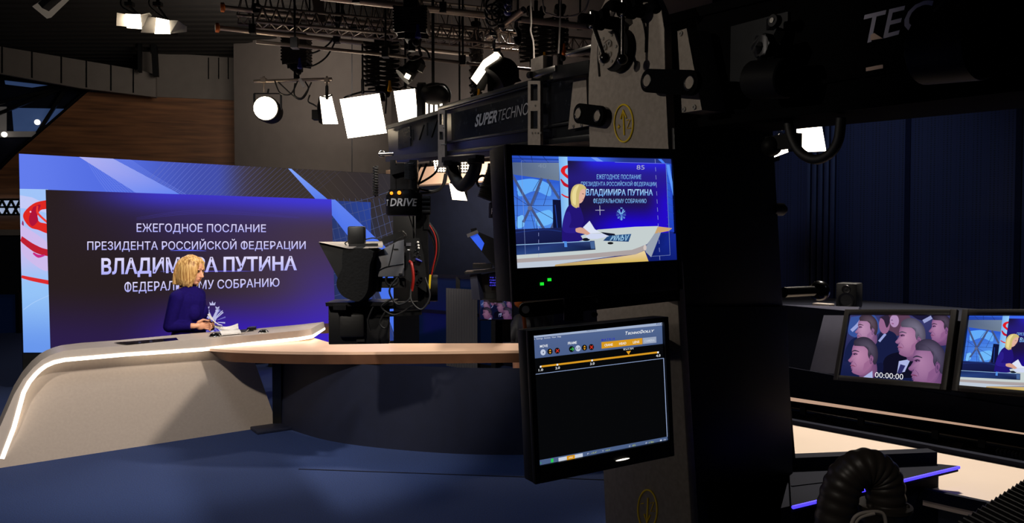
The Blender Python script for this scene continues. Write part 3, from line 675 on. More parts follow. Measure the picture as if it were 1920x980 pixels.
part('eye', m, 'eye_dark', t, 'lowered dark eyelashes')
m = MB()
for s in (-1, 1): m.tube(spline([Hd(.074, s*.05, .030), Hd(.087, s*.032, .036), Hd(.089, s*.014, .031)], 4), .0028, 6)
part('eyebrow', m, 'peach_edge', t, 'brown eyebrow')
m = MB(); m.ball(Hd(.086, 0, -.052), (.009, .019, .0045), rotH); m.ball(Hd(.083, 0, -.064), (.009, .017, .006), rotH); part('mouth', m, 'lips', t, 'red lips')
m = MB(); m.cap(TB(.075, -.01, Zs-.022), TB(.092, -.01, Zs-.03), .006, .007); m.box(TB(.08, -.01, Zs-.035), (.012, .012, .03)); part('clip_microphone', m, 'black_plastic', t, 'small black clip microphone')
# stool she sits on, behind the desk
t = thing('stool', 'dark grey stool hidden behind the desk under the woman', 'stool', B(-.03, 0, 0))
m = MB(); m.lathe(B(-.03, 0, .345), UP, [(0, .17), (.03, .2), (.07, .2), (.085, .16)]); part('seat', m, 'stool_grey', t)
m = MB(); m.disc(B(-.03, 0, .03), UP, .03, .32); m.lathe(B(-.03, 0, 0), UP, [(0, .22), (.02, .2), (.03, .05)]); part('base', m, 'dark_metal', t)
# papers in her hands
def sheet(pts, name, label, cat, n=1):
    m = MB()
    for k in range(n):
        o = V((.002*k, -.003*k, -.0035*k)); q = [V(p)+o for p in pts]; N = 8; rows = []
        for j in range(N+1):
            f = j/N; a = q[0].lerp(q[1], f); b = q[3].lerp(q[2], f); s = -.022*math.sin(math.pi*f); rows.append((a+UP*s, b+UP*s))
        for (a, b), (c, d) in zip(rows, rows[1:]): m.prism([a, c, d, b], (0, 0, .0012))
    return solo(name, m, 'paper', label, cat)
h0 = P(394, 603, PY-.06)
sheet([P(389, 589, PY-.14), P(417, 610, PY-.08), P(416, 609, PY+.13), P(393, 588, PY+.08)], 'paper_sheet', 'white sheet of paper held upright and bent in her hand', 'paper')
sheet([P(402, 611, PY-.16), P(447, 616, PY-.12), P(446, 606, PY+.12), P(404, 609, PY+.12)], 'paper_sheaf', 'thin sheaf of white papers held level over the desk', 'paper', 4)

# ================================================================ CAMERA CRANE (large, near)
BO = V((.54, 2.5, 0)); BR_ = V((.466, -.885, 0)).normalized(); BN = V((-.885, -.466, 0)).normalized()
def bp(x, y, d=0): return PP(x, y, BO+BN*d, BN)
def bpl(pts, d=0): return [bp(x, y, d) for x, y in pts]
def stamp(m, pts, d, th=.004): m.prism(bpl(pts, d), BN*th)
CB = V((.62, 2.42, 0))
t = CR = thing('camera_crane', 'large black telescopic camera crane with grey pivot plate, carrying two monitors', 'camera crane', CB)
# mast
c0 = bp(1262, 245, .12); ca = BN*-1
def colp(px, py): return PP(px, py, c0, BR_)          # front face plane, perpendicular to the beam
m = MB(); fr = [colp(1256, 244)-BN*.036, colp(1441, 238), colp(1482, 985), colp(1297, 985)-BN*.036]
lo1 = fr[2]+(fr[2]-fr[1])*.9; lo0 = fr[3]+(fr[3]-fr[0])*.9; lo1.z = lo0.z = .08
m.prism([fr[0], fr[1], lo1, lo0], -BR_*.30, .006); part('mast', m, 'black_metal', t, 'black square mast')
m = MB(); m.prism([colp(1258, 240)+BR_*.002, colp(1443, 238)+BR_*.002, colp(1462, 572)+BR_*.002, colp(1272, 575)+BR_*.002], BR_*.012, .003); m.prism([colp(1272, 575)+BR_*.002, colp(1466, 573)+BR_*.002, colp(1478, 900)+BR_*.002, colp(1292, 900)+BR_*.002], BR_*.02, .003)
part('cover_panel', m, 'black_plastic', t)
m = MB(); cc = (lo0+lo1)/2-BR_*.15; m.box((cc.x, cc.y, .05), (.42, .46, .1), Matrix.Rotation(math.atan2(BR_.y, BR_.x), 3, 'Z'), .02); part('dolly_base', m, 'black_metal', t)
for sx in (-1, 1):
    for sy in (-1, 1):
        m = MB(); c = cc+BR_*(.15*sx)+BN*(.20*sy); m.disc(V((c.x, c.y, .07))-BN*.03, BN, .07, .06); part('wheel', m, 'black_rubber', t)
# pivot plate
m = MB(); edge = [(1136, 1000), (1105.7, 274), (1103.5, 200), (1104, 143), (1108.6, 68.6), (1125.7, 20), (1143, -20), (1165, -55), (1200, -55), (1222, -20), (1240, 20), (1245.7, 57), (1247, 143), (1253, 274), (1297, 1000)]
m.prism(bpl(edge, .12), -BN*.03, .003); PIV = part('pivot_plate', m, 'grey_plate', t, 'scuffed grey metal pivot plate')
m = MB(); m.prism(bpl([(1103, 130), (1081, 137), (1070, 243), (1107, 236)], .02), BN*.012); m.prism(bpl([(1270, 58.6), (1287, 53), (1316, 206), (1278.6, 211.4)], .11), -BN*.095)
pieces('gusset_plate', m, 'grey_plate', t, 'small grey bolted gusset plates')
def bolt(m, x, y, d, r=.0065):
    c = bp(x, y, d); m.lathe(c, BN, [(0, r*1.15), (.003, r*1.1), (.004, r), (.004, r*.5), (.0015, r*.48)], 12)
m = MB()
for x, y in ((1075.7, 236.5), (1091, 234.5), (1104, 233)): bolt(m, x, y, .032)
for x, y in ((1277.5, 63), (1283, 205), (1302.5, 201)): bolt(m, x, y, .11, .0075)
part('gusset_bolt', m, 'bolt', t)
m = MB(); c = bp(1157, 96, .12)
m.lathe(c+BR_*.03-UP*.005, BN, [(0, .072), (.03, .072)], 40); m.mi = 1; m.lathe(c+BN*.03, BN, [(0, .062), (.008, .062), (.009, .034), (.006, .033), (.0062, .001)], 40)
part('pivot_hub', m, ['black_metal', 'grey_plate'], t, 'round grey hub cover')
m = MB()
for a in (60, 140, 220, 300): q = c+BN*.037+(BR_*math.cos(R(a))+UP*math.sin(R(a)))*.022; m.lathe(q, BN, [(0, .012), (.005, .0115), (.005, .005), (.001, .005)], 14)
for a in range(0, 360, 60): q = c+BN*.038+(BR_*math.cos(R(a))+UP*math.sin(R(a)))*.05; m.lathe(q, BN, [(0, .006), (.004, .005)], 10)
part('hub_bolt', m, 'bolt', t)
def slot(pts, d=.122, w=.007): m = MB(); q = spline(bpl(pts, d), 8); m.tube(q, w*.5, 8); part('curved_slot', m, 'felt_dark', t, 'dark curved slot in the plate')
slot([(1125, 73), (1121.5, 100), (1124, 143)], w=.008); slot([(1205, 36), (1211, 65), (1211, 98)], w=.008)
# two clamp levers on short studs
def lever(kx, ky, bx, by, d, label):
    m = MB(); k = bp(kx, ky, d); st = bp(kx+24, ky-2, .12)
    m.cap(k+BN*.05, k-BN*.02, .017, .017); m.disc(k-BN*.03, BN, .03, .05); m.tube([k-BN*.03, V(k)-BN*(d-.13)], .022, 14)
    m.bar(k-BN*.01+UP*.0, k-BN*.01+BR_*.05+UP*.012, .03, .03); m.mi = 1
    for s in (-1, 1): m.lathe(k+BN*.012+UP*(.021*s), UP*s, [(-.008, .011), (.004, .012), (.010, .006)], 14)
    l = part('clamp_lever', m, ['black_deep', 'silver'], t, label)
    m = MB(); b = bp(bx, by, d+.012); m.tube([k+BN*.015, b], [.0075, .0065], 10); m.ball(b, .0175); part('ball_handle', m, 'black_gloss', l)
lever(1116, 38, 1134, 109, .22, 'lower black clamp lever with ball end'); lever(1175, 16, 1167, 111, .19, 'upper black clamp lever with ball end')
m = MB(); m.tube(spline(bpl([(1128, 40), (1140, 12), (1175, -4), (1215, -6), (1232, 20)], .15), 6), .014, 10); part('lever_link', m, 'black_deep', t)
# lifting loops with two holes, one of them half cast shadow
def loop(x0, y0, x1, y1, d, label):
    a, b = bp(x0, y0, d), bp(x1, y1, d); ax = (b-a).normalized(); pr = BN.cross(ax).normalized(); r0 = .036; m = MB()
    N = 14; outer = []; 
    for k in range(N+1): an = math.pi/2+math.pi*k/N; outer.append(a+(ax*math.cos(an)+pr*math.sin(an))*r0)
    for k in range(N+1): an = -math.pi/2+math.pi*k/N; outer.append(b+(ax*math.cos(an)+pr*math.sin(an))*r0)
    m.prism(outer, BN*.018, .003); o = part('lifting_loop', m, 'black_deep', t, label)
    m = MB()
    for c in (a, b): m.lathe(c+BN*.0185, BN, [(0, .0195), (.0012, .0195)], 24)
    pieces('loop_eye', m, 'grey_plate', o, 'round hole showing the grey plate'); m = MB()
    for c in (a, b): m.torus(c+BN*.019, BN, .0205, .0028)
    pieces('loop_rim', m, 'black_gloss', o)
    m = MB(); m.tube([a-BN*.02, a], .008); m.tube([b-BN*.02, b], .008); part('loop_stud', m, 'black_metal', o)
loop(1092, 213, 1128, 218, .136, 'black two-hole loop low on the plate'); loop(1222, 152, 1302, 156, .15, 'black loop with its shadow built as a second half, at the right edge of the plate')  # right half of the second loop is its cast shadow made solid
# yellow direction marks
def zmark(cx, cy, rx, ry, up, label):
    m = MB(); N = 36; q = [bp(cx+rx*math.cos(2*math.pi*k/N), cy+ry*math.sin(2*math.pi*k/N), .1225) for k in range(N)]
    m.tube(q, .0030, 6, True)
    s = 1 if up else -1; P2 = lambda a, b: bp(cx+a, cy+b, .1225)
    m.tube([P2(1, 22*s), P2(-1, -24*s)], .0028, 6); m.tube([P2(-6, -8*s), P2(-1, -25*s), P2(5, -10*s)], .0028, 6)
    m.tube([P2(5, -6 if up else -12), P2(12, -7 if up else -14), P2(6, 10 if up else 4), P2(13, 9 if up else 3)], .0017, 6)
    m.tube([P2(-12, 7 if up else -11), P2(-7, 6 if up else -12)], .0015, 6)
    if up: m.tube([P2(-9.5, 2), P2(-9.5, 11)], .0015, 6)
    part('direction_mark', m, 'yellow_paint', t, label)
zmark(1169.5, 231, 17.5, 35, True, 'yellow oval mark with an upward arrow and Z'); zmark(1214, 955, 18, 37, False, 'yellow oval mark with a downward arrow and Z')
# telescoping beam
m = MB(); m.prism(bpl([(726, 236), (832, 205), (834, 292), (730, 303)], -.06), -BN*.16, .004)
for y0, y1, y2, y3 in ((236, 205, 212, 243), (294, 283, 292, 303)): m.prism(bpl([(726, y0), (832, y1), (832, y2), (726, y3)], -.05), BN*.012)
part('beam_tip', m, 'beam_grey', t, 'innermost beam section')
m = MB()
for x0, y0, x1, y1 in ((775, 243, 775, 262), (772, 243, 772, 262), (795, 234, 786, 262), (801, 230, 801, 254), (820, 224, 809, 257)): m.bar(bp(x0, y0, -.056), bp(x1, y1, -.056), .006)
pieces('beam_slot', m, 'felt_dark', t)
m = MB(); m.prism(bpl([(748, 243), (771, 236), (771, 274), (748, 280)], -.056), BN*.006); part('window_plate', m, 'scratched_panel', t, 'small clear plate on the beam tip')
m = MB(); m.prism(bpl([(824, 205), (1112, 122), (1112, 262), (836, 292)], 0), -BN*.2, .004); part('inner_beam', m, 'beam_black', t, 'black middle beam section')
m = MB()
for a in (((826, 200), (1112, 118), (1112, 128), (826, 208)), ((826, 209), (1112, 129), (1112, 133), (826, 212)), ((838, 266), (1112, 222), (1112, 228), (838, 270)), ((838, 284), (1112, 252), (1112, 264), (838, 293))): m.prism(bpl(a, .0), BN*.018, .003)
part('beam_rail', m, 'beam_black', t, 'black extruded beam rails')
m = MB(); m.prism(bpl([(847, 213), (993, 176), (994, 243), (848, 263)], .002), BN*.004); part('logo_panel', m, 'scratched_panel', t, 'scratched plastic panel with lettering')
m = MB(); m.prism(bpl([(1027, 155), (1085, 141), (1078, 222), (1027, 235)], .002), BN*.004); part('side_panel', m, 'scratched_panel', t, 'scratched plastic panel beside the pivot')
m = MB(); text_on(m, 'SUPER', bpl([(892.5, 237.5), (934, 228), (939, 205), (896.5, 214.5)]), BN*.008, .03, .0); part('lettering', m, 'letter_grey', t, 'bold pale lettering')
m = MB(); text_on(m, 'TECHNO', bpl([(934, 227.5), (993, 214.5), (995.5, 190), (938, 205.5)]), BN*.008, -.004, .0); part('lettering', m, 'letter_dim', t, 'thin grey lettering')
def bracket(x0, y0, x1, y1, d, mt, nh, bolts):
    """upright plate with rounded cut-outs"""
    m = MB(); w = x1-x0; hh = y1-y0; rows = [(0, .06)]+[(a, b) for a, b in nh]
    prev = 0
    for a, b in nh:
        m.prism(bpl([(x0, y0+hh*prev), (x1, y0+hh*prev), (x1, y0+hh*a), (x0, y0+hh*a)], d), BN*.014)
        for u, v in ((0, .22), (.78, 1)): m.prism(bpl([(x0+w*u, y0+hh*a), (x0+w*v, y0+hh*a), (x0+w*v, y0+hh*b), (x0+w*u, y0+hh*b)], d), BN*.014)
        prev = b
    m.prism(bpl([(x0, y0+hh*prev), (x1, y0+hh*prev), (x1, y1), (x0, y1)], d), BN*.014)
    o = part('bracket_plate', m, mt, t, 'upright grey plate with cut-outs'); m = MB()
    for bx, by in bolts: bolt(m, x0+w*bx, y0+hh*by, d+.014, .004)
    part('bolt', m, 'bolt', o)
bracket(825.5, 206, 838.5, 314, .02, 'grey_plate', [(.07, .26), (.38, .52)], [(.5, .31), (.2, .6), (.4, .6), (.6, .6), (.8, .6), (.6, .93)])
bracket(995, 152, 1018.5, 280, .045, 'grey_plate', [(.05, .29), (.44, .70)], [(.4, .36), (.15, .76), (.4, .76), (.63, .76), (.85, .76)])
# slider block on top of the beam
m = MB(); m.prism(bpl([(995, 111), (1018, 103), (1018, 130), (995, 136)], .05), -BN*.05, .002); part('slider_block', m, 'grey_plate', t)
m = MB(); m.prism(bpl([(996, 134), (1040, 122), (1040, 134), (996, 146)], .10), -BN*.03, .003); m.prism(bpl([(1060, 98), (1108, 83), (1108, 90), (1060, 105)], .02), -BN*.05, .002); pieces('slider_bar', m, 'silver', t, 'bare metal slider bars')
m = MB(); m.prism(bpl([(1036, 124), (1104, 112), (1104, 138), (1036, 150)], .09), -BN*.05, .004); m.tube([bp(992, 141, .1), bp(998, 140, .1)], .014, 16); part('slider_carriage', m, 'black_metal', t)
m = MB(); m.bar(bp(1000, 152, .03), bp(1110, 122, .03), .02, .03); part('slider_rail', m, 'black_gloss', t)
# outer beam
m = MB(); m.prism(bpl([(1210, 46), (2060, -176), (2060, 154), (1210, 249)], .005), -BN*.27, .006); part('outer_beam', m, 'black_deep', t, 'large outer beam section')
m = MB()
for a in (((1250, 30), (2060, -184), (2060, -150), (1250, 48)), ((1262, 196), (2060, 70), (2060, 78), (1262, 201)), ((1262, 228), (2060, 136), (2060, 156), (1262, 245)), ((1330, 188), (2060, 60), (2060, 63), (1330, 190))): m.prism(bpl(a, .005), BN*.012, .003)
part('outer_rail', m, 'black_deep', t)
m = MB(); m.prism(bpl([(1373, 50), (1480, 22), (1480, 158), (1371, 175)], .008), BN*.006); part('clear_cover', m, 'beam_black', t, 'clear plastic cover')
m = MB(); text_on(m, 'TEC', bpl([(1617, 84), (1744, 50), (1756, -4), (1625, 26)]), BN*.008, .008, .06); part('lettering', m, 'letter_violet', t, 'pale lettering on the outer beam')
m = MB(); m.prism(bpl([(1625, 127), (1657, 121), (1657, 128), (1625, 134)], .02), BN*.003); m.prism(bpl([(1634, 76), (1656, 72), (1640, 62), (1634, 66)], .012), BN*.003); pieces('sticker', m, 'peach', t, 'small pale stickers')
def roller(x0, y0, x1, y1, w, d, label, kx, ky):
    m = MB(); a, b = bp(x0, y0, d), bp(x1, y1, d); r = w/2; m.tube([a, a.lerp(b, .03), a.lerp(b, .97), b], [r*.94, r, r, r*.94], 32); m.bar(bp(x1, y1-60, .02), bp(x1-8, y1+10, .02), .08, .03)
    o = part('guide_roller', m, 'black_metal', t, label)
    m = MB(); k = bp(kx, ky, d+.03)
    N = 40; m.prism([k+(BR_*math.cos(2*math.pi*i/N)+UP*math.sin(2*math.pi*i/N))*(.030+.004*math.cos(2*math.pi*i/N*6)) for i in range(N)], -BN*.03, .003); m.mi = 1; m.disc(k, BN, .009, .003)
    part('star_knob', m, ['dark_metal', 'black_gloss'], o, 'dark star-shaped knob')
    m = MB(); m.tube([k, bp(kx+6, ky+40, d)], .012); m.bar(bp(kx+40, ky-30, .03), bp(kx+10, ky+35, .06), .025); part('knob_arm', m, 'black_metal', o)
roller(1412, 150, 1478, 146, .105, .09, 'black guide roller under the clear cover', 1425, 85)
roller(1736, 92, 1850, 78, .15, .11, 'large black guide roller at the right end', 1778, 12)
m = MB(); c = bp(1458, 40, .06); m.disc(c, BN, .016, .02); m.mi = 1; m.disc(c+BN*.02, BN, .007, .003); m.mi = 0; m.box(c-BR_*.02, (.02, .03, .03)); part('cover_knob', m, ['dark_metal', 'bolt'], t)
# hanging hoop of thick cable under the outer beam
m = MB(); m.tube(spline(bpl([(1478, 225), (1484, 256), (1500, 285), (1528, 299), (1556, 288), (1572, 262), (1577, 220)], -.04), 8), .0135, 12); part('cable_loop', m, 'black_rubber', t, 'black cable loop under the beam')
m = MB(); m.tube(spline(bpl([(846, 300), (848, 318), (858, 340), (868, 348), (880, 338), (890, 318), (893, 296)], .0), 8), .034, 14); part('cable_hoop', m, 'black_rubber', t, 'thick black cable hoop under the middle beam'); m = MB(); m.bar(bp(836, 300, .02), bp(900, 296, .02), .05, .03); m.tube([bp(846, 302, .03), bp(846, 310, .03)], .045, 14); m.tube([bp(892, 298, .03), bp(892, 306, .03)], .045, 14); part('hoop_clamp', m, 'black_metal', t); m = MB(); m.bar(bp(1442, 270, -.08), bp(1496, 262, -.08), .035, .04); m.ball(bp(1447, 274, -.07), .03); part('clamp', m, 'black_metal', t)
m = MB(); c = colp(1448, 392); m.disc(c, -BN, .022, .045); m.disc(c-BN*.045, -BN, .016, .01); part('side_knob', m, 'black_plastic', t, 'black side knob')
m = MB(); a = colp(1470, 548); m.tube([a, a+(-BN)*.16], .018, 16); m.ball(a-BN*.175, .036, None, 20, 14); part('side_handle', m, 'black_gloss', t, 'black bar with round knob')
# ================================================================ MONITORS ON THE CRANE
def frame3(C, rz, rx, ry):
    m = Matrix.Rotation(R(rz), 3, 'Z') @ Matrix.Rotation(R(rx), 3, 'X') @ Matrix.Rotation(R(ry), 3, 'Y'); return V(C), m
def monitor(name, label, C, M, w, h, bz, depth, mt='bezel', group=None, foot=None):
    """bz = left, right, top, bottom bezel widths"""
    l, r_, tp, bt = bz; t = thing(name, label, 'monitor', C-M@V((0, 0, h/2+bt)), group)
    m = MB(); c = C+M@V(((r_-l)/2, depth/2, (tp-bt)/2)); m.box(c, (w+l+r_, depth, h+tp+bt), M, .004); part('casing', m, mt, t)
    m = MB()
    for (x, z, sx, sz) in ((-(w+l)/2, (tp-bt)/2, l, h+tp+bt), ((w+r_)/2, (tp-bt)/2, r_, h+tp+bt), (0, (h+tp)/2, w, tp), (0, -(h+bt)/2, w, bt)): m.box(C+M@V((x, -.004, z)), (sx, .014, sz), M, .002)
    part('bezel', m, 'black_plastic', t)
    return t, Screen(C+M@V((0, -.001, 0)), M@V((1, 0, 0)), M@V((0, 0, 1)), w, h)
C1, M1 = frame3((.2163, 1.9, 1.5747), 26.47, -2.53, -1.78)
T1, S1 = monitor('camera_monitor', 'upper crane monitor showing the blonde presenter at her desk', C1, M1, .479, .270, (.016, .016, .026, .080), .085, 'casing_grey')
k1 = lambda cx, cy: S1.px(920+cx/3.062, 260+cy/3.062)
p = Paint(k1)
p.grid((112, 97), (1030, 118), (1057, 696), (143, 745), 20, 16, lambda u, v: mix((34, 64, 190), (20, 30, 110), v))
# hall behind the presenter
p.grid((112, 97), (390, 103), (400, 560), (135, 560), 10, 12, lambda u, v: mix((40, 84, 205), (86, 150, 238), sst(.2, .7, v)*(.5+.5*u)))
p.poly([(112, 97), (390, 103), (391, 138), (114, 136)], [(40, 80, 200), (60, 110, 230), (40, 70, 170), (30, 60, 150)])
p.poly([(114, 136), (391, 138), (393, 242), (119, 204)], [(80, 96, 130), (116, 134, 160), (110, 126, 146), (84, 100, 132)])
for a in (((112, 112), (391, 120)), ((160, 98), (200, 136)), ((232, 100), (240, 136)), ((300, 101), (330, 138))): p.line(list(a), 4, (30, 54, 130))
for y in (250, 300, 345, 440, 470): p.line([(122+y*.02, y), (394, y+4)], 2.5, (50, 90, 190))
p.blob([(150, 240), (240, 230), (330, 260), (340, 330), (250, 300), (160, 330)], (98, 170, 248)); p.blob([(250, 430), (340, 410), (352, 480), (270, 500)], (110, 184, 250)); p.blob([(150, 450), (185, 440), (190, 500), (150, 510)], (120, 190, 250))
for a, w_ in ((((120, 205), (222, 385), (322, 548)), 15), (((292, 226), (224, 395), (185, 480)), 15), (((322, 234), (392, 345)), 15), (((372, 460), (330, 548)), 13)): p.line(list(a), w_, (70, 84, 128))
for a in (((126, 384), (396, 384)), ((240, 300), (280, 230)), ((130, 330), (215, 384)), ((232, 392), (372, 470)), ((150, 300), (150, 520)), ((180, 470), (180, 560)), ((262, 470), (262, 560)), ((280, 280), (240, 384)), ((222, 400), (250, 520)), ((340, 250), (300, 384))): p.line(list(a), 3, (44, 60, 120))
p.ell((222, 398), 13, 13, (96, 106, 140)); p.poly([(352, 350), (400, 352), (404, 560), (356, 560)], (14, 18, 54)); p.line([(366, 380), (380, 520)], 5, (30, 60, 150))
p.poly([(132, 520), (405, 510), (420, 600), (138, 612)], [(26, 34, 86), (24, 30, 80), (16, 20, 60), (20, 26, 70)])
p.line([(134, 540), (300, 522), (402, 532)], 5, (30, 50, 120))
# lit strip with swirl and the title card
p.poly([(386, 104), (438, 105), (446, 545), (408, 545)], [(120, 176, 240), (150, 205, 248), (150, 205, 245), (120, 180, 240)])
p.blob([(440, 152), (412, 160), (398, 182), (408, 204), (440, 230), (440, 212), (424, 196), (426, 176), (440, 166)], (222, 30, 36)); p.line([(398, 232), (420, 262), (444, 274)], [6, 18, 16], (190, 24, 44)); p.line([(402, 318), (424, 332), (446, 338)], [6, 9, 9], (214, 36, 44))
p.line([(412, 548), (418, 620)], 10, (90, 160, 235))
p.grid((436, 104), (1030, 118), (1034, 160), (437, 140), 20, 2, lambda u, v: mix((60, 104, 238), (36, 52, 130), sst(.25, .6, u)))
p.poly([(570, 108), (604, 109), (650, 136), (612, 136)], (110, 150, 245)); p.poly([(955, 118), (975, 118), (1000, 145), (984, 145)], (70, 130, 250))
def card2(u, v):
    c = mix((26, 20, 44), (34, 22, 74), u); c = mix(c, (40, 34, 226), math.exp(-(v/.15)**2)*sst(0, .3, u)); c = mix(c, (46, 34, 190), .5*math.exp(-((v-.25)/.2)**2))
    c = mix(c, (30, 4, 220), sst(.5, .95, v)*(.35+.65*sst(.1, .55, u))); return mix(c, (36, 10, 200), sst(.75, 1, u)*sst(.1, .6, v))
p.grid((437, 127), (1000, 141), (1016, 540), (446, 545), 30, 26, card2)
p.poly([(1000, 141), (1031, 145), (1048, 536), (1016, 530)], [(50, 100, 220), (40, 80, 200), (30, 60, 190), (30, 60, 190)])
for k in range(9): p.line([(1002+k*.4, 170+k*40), (1046, 190+k*40)], 2, (40, 70, 150)); 
p.poly([(1003, 150), (1020, 150), (1044, 250), (1044, 330), (1008, 190)], (90, 150, 250))
wh = (150, 205, 250); wb = (110, 170, 245)
p.text('ЕЖЕГОДНОЕ ПОСЛАНИЕ', (603, 233), (858, 233), (858, 208), (603, 206), wh, .0, col2=wb)
p.text('ПРЕЗИДЕНТА РОССИЙСКОЙ ФЕДЕРАЦИИ', (513, 272), (944, 272), (944, 250), (513, 248), wh, .0, col2=wb)
p.text('ВЛАДИМИРА ПУТИНА', (541, 326), (924, 326), (924, 292), (541, 290), (180, 222, 252), .018, col2=wb)
p.text('ФЕДЕРАЛЬНОМУ СОБРАНИЮ', (583, 370), (887, 370), (887, 346), (583, 345), wh, .0, col2=wb)
eagle(p, 741, 437, 32, (120, 180, 235), (70, 110, 200))
# desk
p.poly([(606, 522), (820, 506), (952, 502), (950, 522), (888, 605), (800, 640), (500, 668), (140, 700), (138, 660), (590, 636), (586, 586), (420, 590)], [(196, 206, 206)]*12)
p.poly([(138, 612), (400, 596), (586, 586), (592, 637), (140, 668)], [(22, 36, 86), (34, 50, 110), (50, 70, 120), (18, 28, 60), (40, 70, 130)])
p.line([(138, 610), (300, 602), (560, 588)], 4, (150, 190, 230)); p.poly([(410, 560), (424, 560), (430, 622), (414, 622)], (80, 140, 225)); p.poly([(560, 592), (584, 590), (588, 632), (566, 632)], (70, 100, 150))
p.poly([(140, 690), (500, 665), (800, 638), (884, 608), (872, 640), (820, 664), (500, 690), (141, 712)], [(170, 160, 160)]*8)
p.poly([(141, 712), (500, 690), (700, 674), (362, 722), (358, 745), (143, 745)], (190, 200, 214))
p.poly([(362, 722), (820, 664), (872, 642), (895, 706), (640, 720), (358, 740)], [(200, 170, 120), (226, 200, 150), (236, 212, 160), (214, 180, 90), (214, 186, 90), (180, 150, 90)])
p.poly([(946, 520), (970, 528), (910, 680), (880, 652), (872, 630)], [(150, 160, 176)]*5); p.poly([(948, 504), (1030, 514), (1012, 530), (930, 545)], (200, 160, 110)); p.poly([(972, 546), (1050, 545), (1057, 695), (900, 704), (912, 680)], [(16, 30, 120), (20, 40, 150), (14, 30, 120), (14, 26, 100), (14, 26, 100)])
p.ell((874, 626), 9, 16, (210, 196, 190))
p.poly([(664, 556), (796, 547), (780, 592), (634, 586)], [(40, 80, 130), (50, 90, 140), (36, 70, 120), (30, 60, 110)]); p.text('МИРА', (690, 556), (784, 552), (776, 586), (672, 584), (150, 195, 225), .02)
p.poly([(620, 536), (700, 546), (704, 556), (650, 556)], (16, 20, 40)); p.ell((676, 600), 17, 7, (18, 18, 22)); p.ell((536, 579), 22, 9, (16, 18, 30))
# presenter
p.blob([(398, 590), (400, 500), (412, 440), (430, 395), (455, 376), (496, 388), (512, 420), (524, 470), (512, 500), (500, 545), (512, 585)], [(28, 14, 100)]*1 and (34, 20, 116))
p.blob([(400, 520), (412, 440), (440, 420), (452, 470), (440, 510), (480, 512), (480, 540), (420, 540)], (42, 28, 136))
p.blob([(476, 516), (505, 510), (536, 522), (560, 540), (552, 554), (520, 546), (480, 536)], (214, 160, 140))
p.poly([(518, 510), (556, 472), (586, 520), (620, 540), (560, 544)], (220, 226, 245)); p.poly([(532, 560), (560, 545), (632, 545), (668, 560), (600, 576), (550, 576)], (206, 214, 240))
p.blob([(500, 282), (530, 290), (532, 320), (524, 345), (512, 366), (494, 372), (478, 350)], (224, 176, 156)); p.poly([(474, 370), (498, 360), (496, 396), (474, 394)], (206, 156, 136))
p.blob([(452, 380), (446, 340), (452, 296), (470, 270), (500, 262), (526, 272), (538, 292), (520, 290), (502, 304), (494, 340), (496, 366), (484, 398), (464, 392)], (206, 186, 120))
p.blob([(458, 370), (456, 320), (470, 284), (494, 268), (480, 310), (478, 360), (474, 384)], (232, 216, 150)); p.line([(512, 318), (524, 320)], 3, (70, 50, 60)); p.line([(513, 350), (522, 350)], 3, (180, 80, 80))
OVER = len(p.ops)
# camera guide lines and figures
g_ = (130, 150, 200)
for a in (((164, 130), (388, 134)), ((700, 138), (992, 146)), ((992, 146), (1016, 668)), ((1016, 668), (900, 676)), ((164, 130), (188, 668))): p.line(list(a), 1.6, g_)
for k in range(13): y = 120+k*46; p.line([(928+y*.045-4, y), (929+y*.045-3, y+24)], 2, (150, 160, 215))
for k in range(5): p.line([(262, 500+k*40), (262, 520+k*40)], 2, (150, 160, 215))
p.line([(586, 412), (638, 412)], 2.6, (200, 205, 225)); p.line([(611, 386), (613, 440)], 2.6, (200, 205, 225))
p.text('85', (822, 180), (867, 180), (867, 154), (822, 153), (170, 176, 200), .0); p.text('40', (258, 170), (305, 171), (305, 146), (258, 145), (120, 136, 160), .0)
p.poly([(96, 85), (112, 97), (112.01, 97.01)], (30, 60, 180))
STUDIO = p.ops[:OVER]; S1.run(p.ops); S1.build('display', T1, 'lit picture of the presenter with title and guide lines')
m = MB()
for (x, y) in ((1016, 532), (1030, 524)):
    q = PP(x, y, C1+M1@V((0, -.012, 0)), M1@V((0, -1, 0))); m.box(q, (.009, .004, .007), M1)
pieces('indicator_light', m, 'led_green', T1, 'small green light')
m = MB()
for i in range(8):
    for j in range(2):
        if (i*7+j*3) % 5: q = C1+M1@V((-.10+i*.035, -.012, -.175-.018*j)); m.box(q, (.014, .006, .007), M1, .001)
pieces('button', m, 'dark_metal', T1)
m = MB(); m.bar(C1+M1@V((.05, .09, .0)), bp(1200, 400, .11), .07, .09); part('mounting_arm', m, 'black_metal', T1)
# lower monitor
C2, M2 = frame3((.2133, 1.75, 1.1468), 26.8, -2.06, -1.95)
T2, S2 = monitor('control_monitor', 'lower crane monitor with mostly black control software screen', C2, M2, .363, .291, (.014, .014, .013, .040), .045, 'black_plastic')
k2 = lambda cx, cy: S2.px(960+cx/2.65, 540+cy/2.65)
p = Paint(k2); L_ = lambda u, x0=97, y0=235, x1=745, y1=170: None
p.poly([(97, 235), (745, 170), (768, 752), (130, 877)], (7, 8, 10))
p.poly([(98, 246), (745, 184), (748, 276), (104, 350)], [(84, 104, 150), (84, 106, 150), (76, 96, 138), (78, 98, 142)])
p.poly([(97, 234), (745, 169), (745, 184), (98, 247)], (168, 184, 214)); p.poly([(97, 247), (745, 184), (745, 187), (98, 250)], (90, 104, 140))
def ql(x0, y0, x1, y1, h): return (x0, y0), (x1, y1), (x1, y1-h), (x0, y0-h)
p.text('File  Settings  Actions  View  Help', *ql(100, 257, 243, 243, 8), (225, 232, 245), .0)
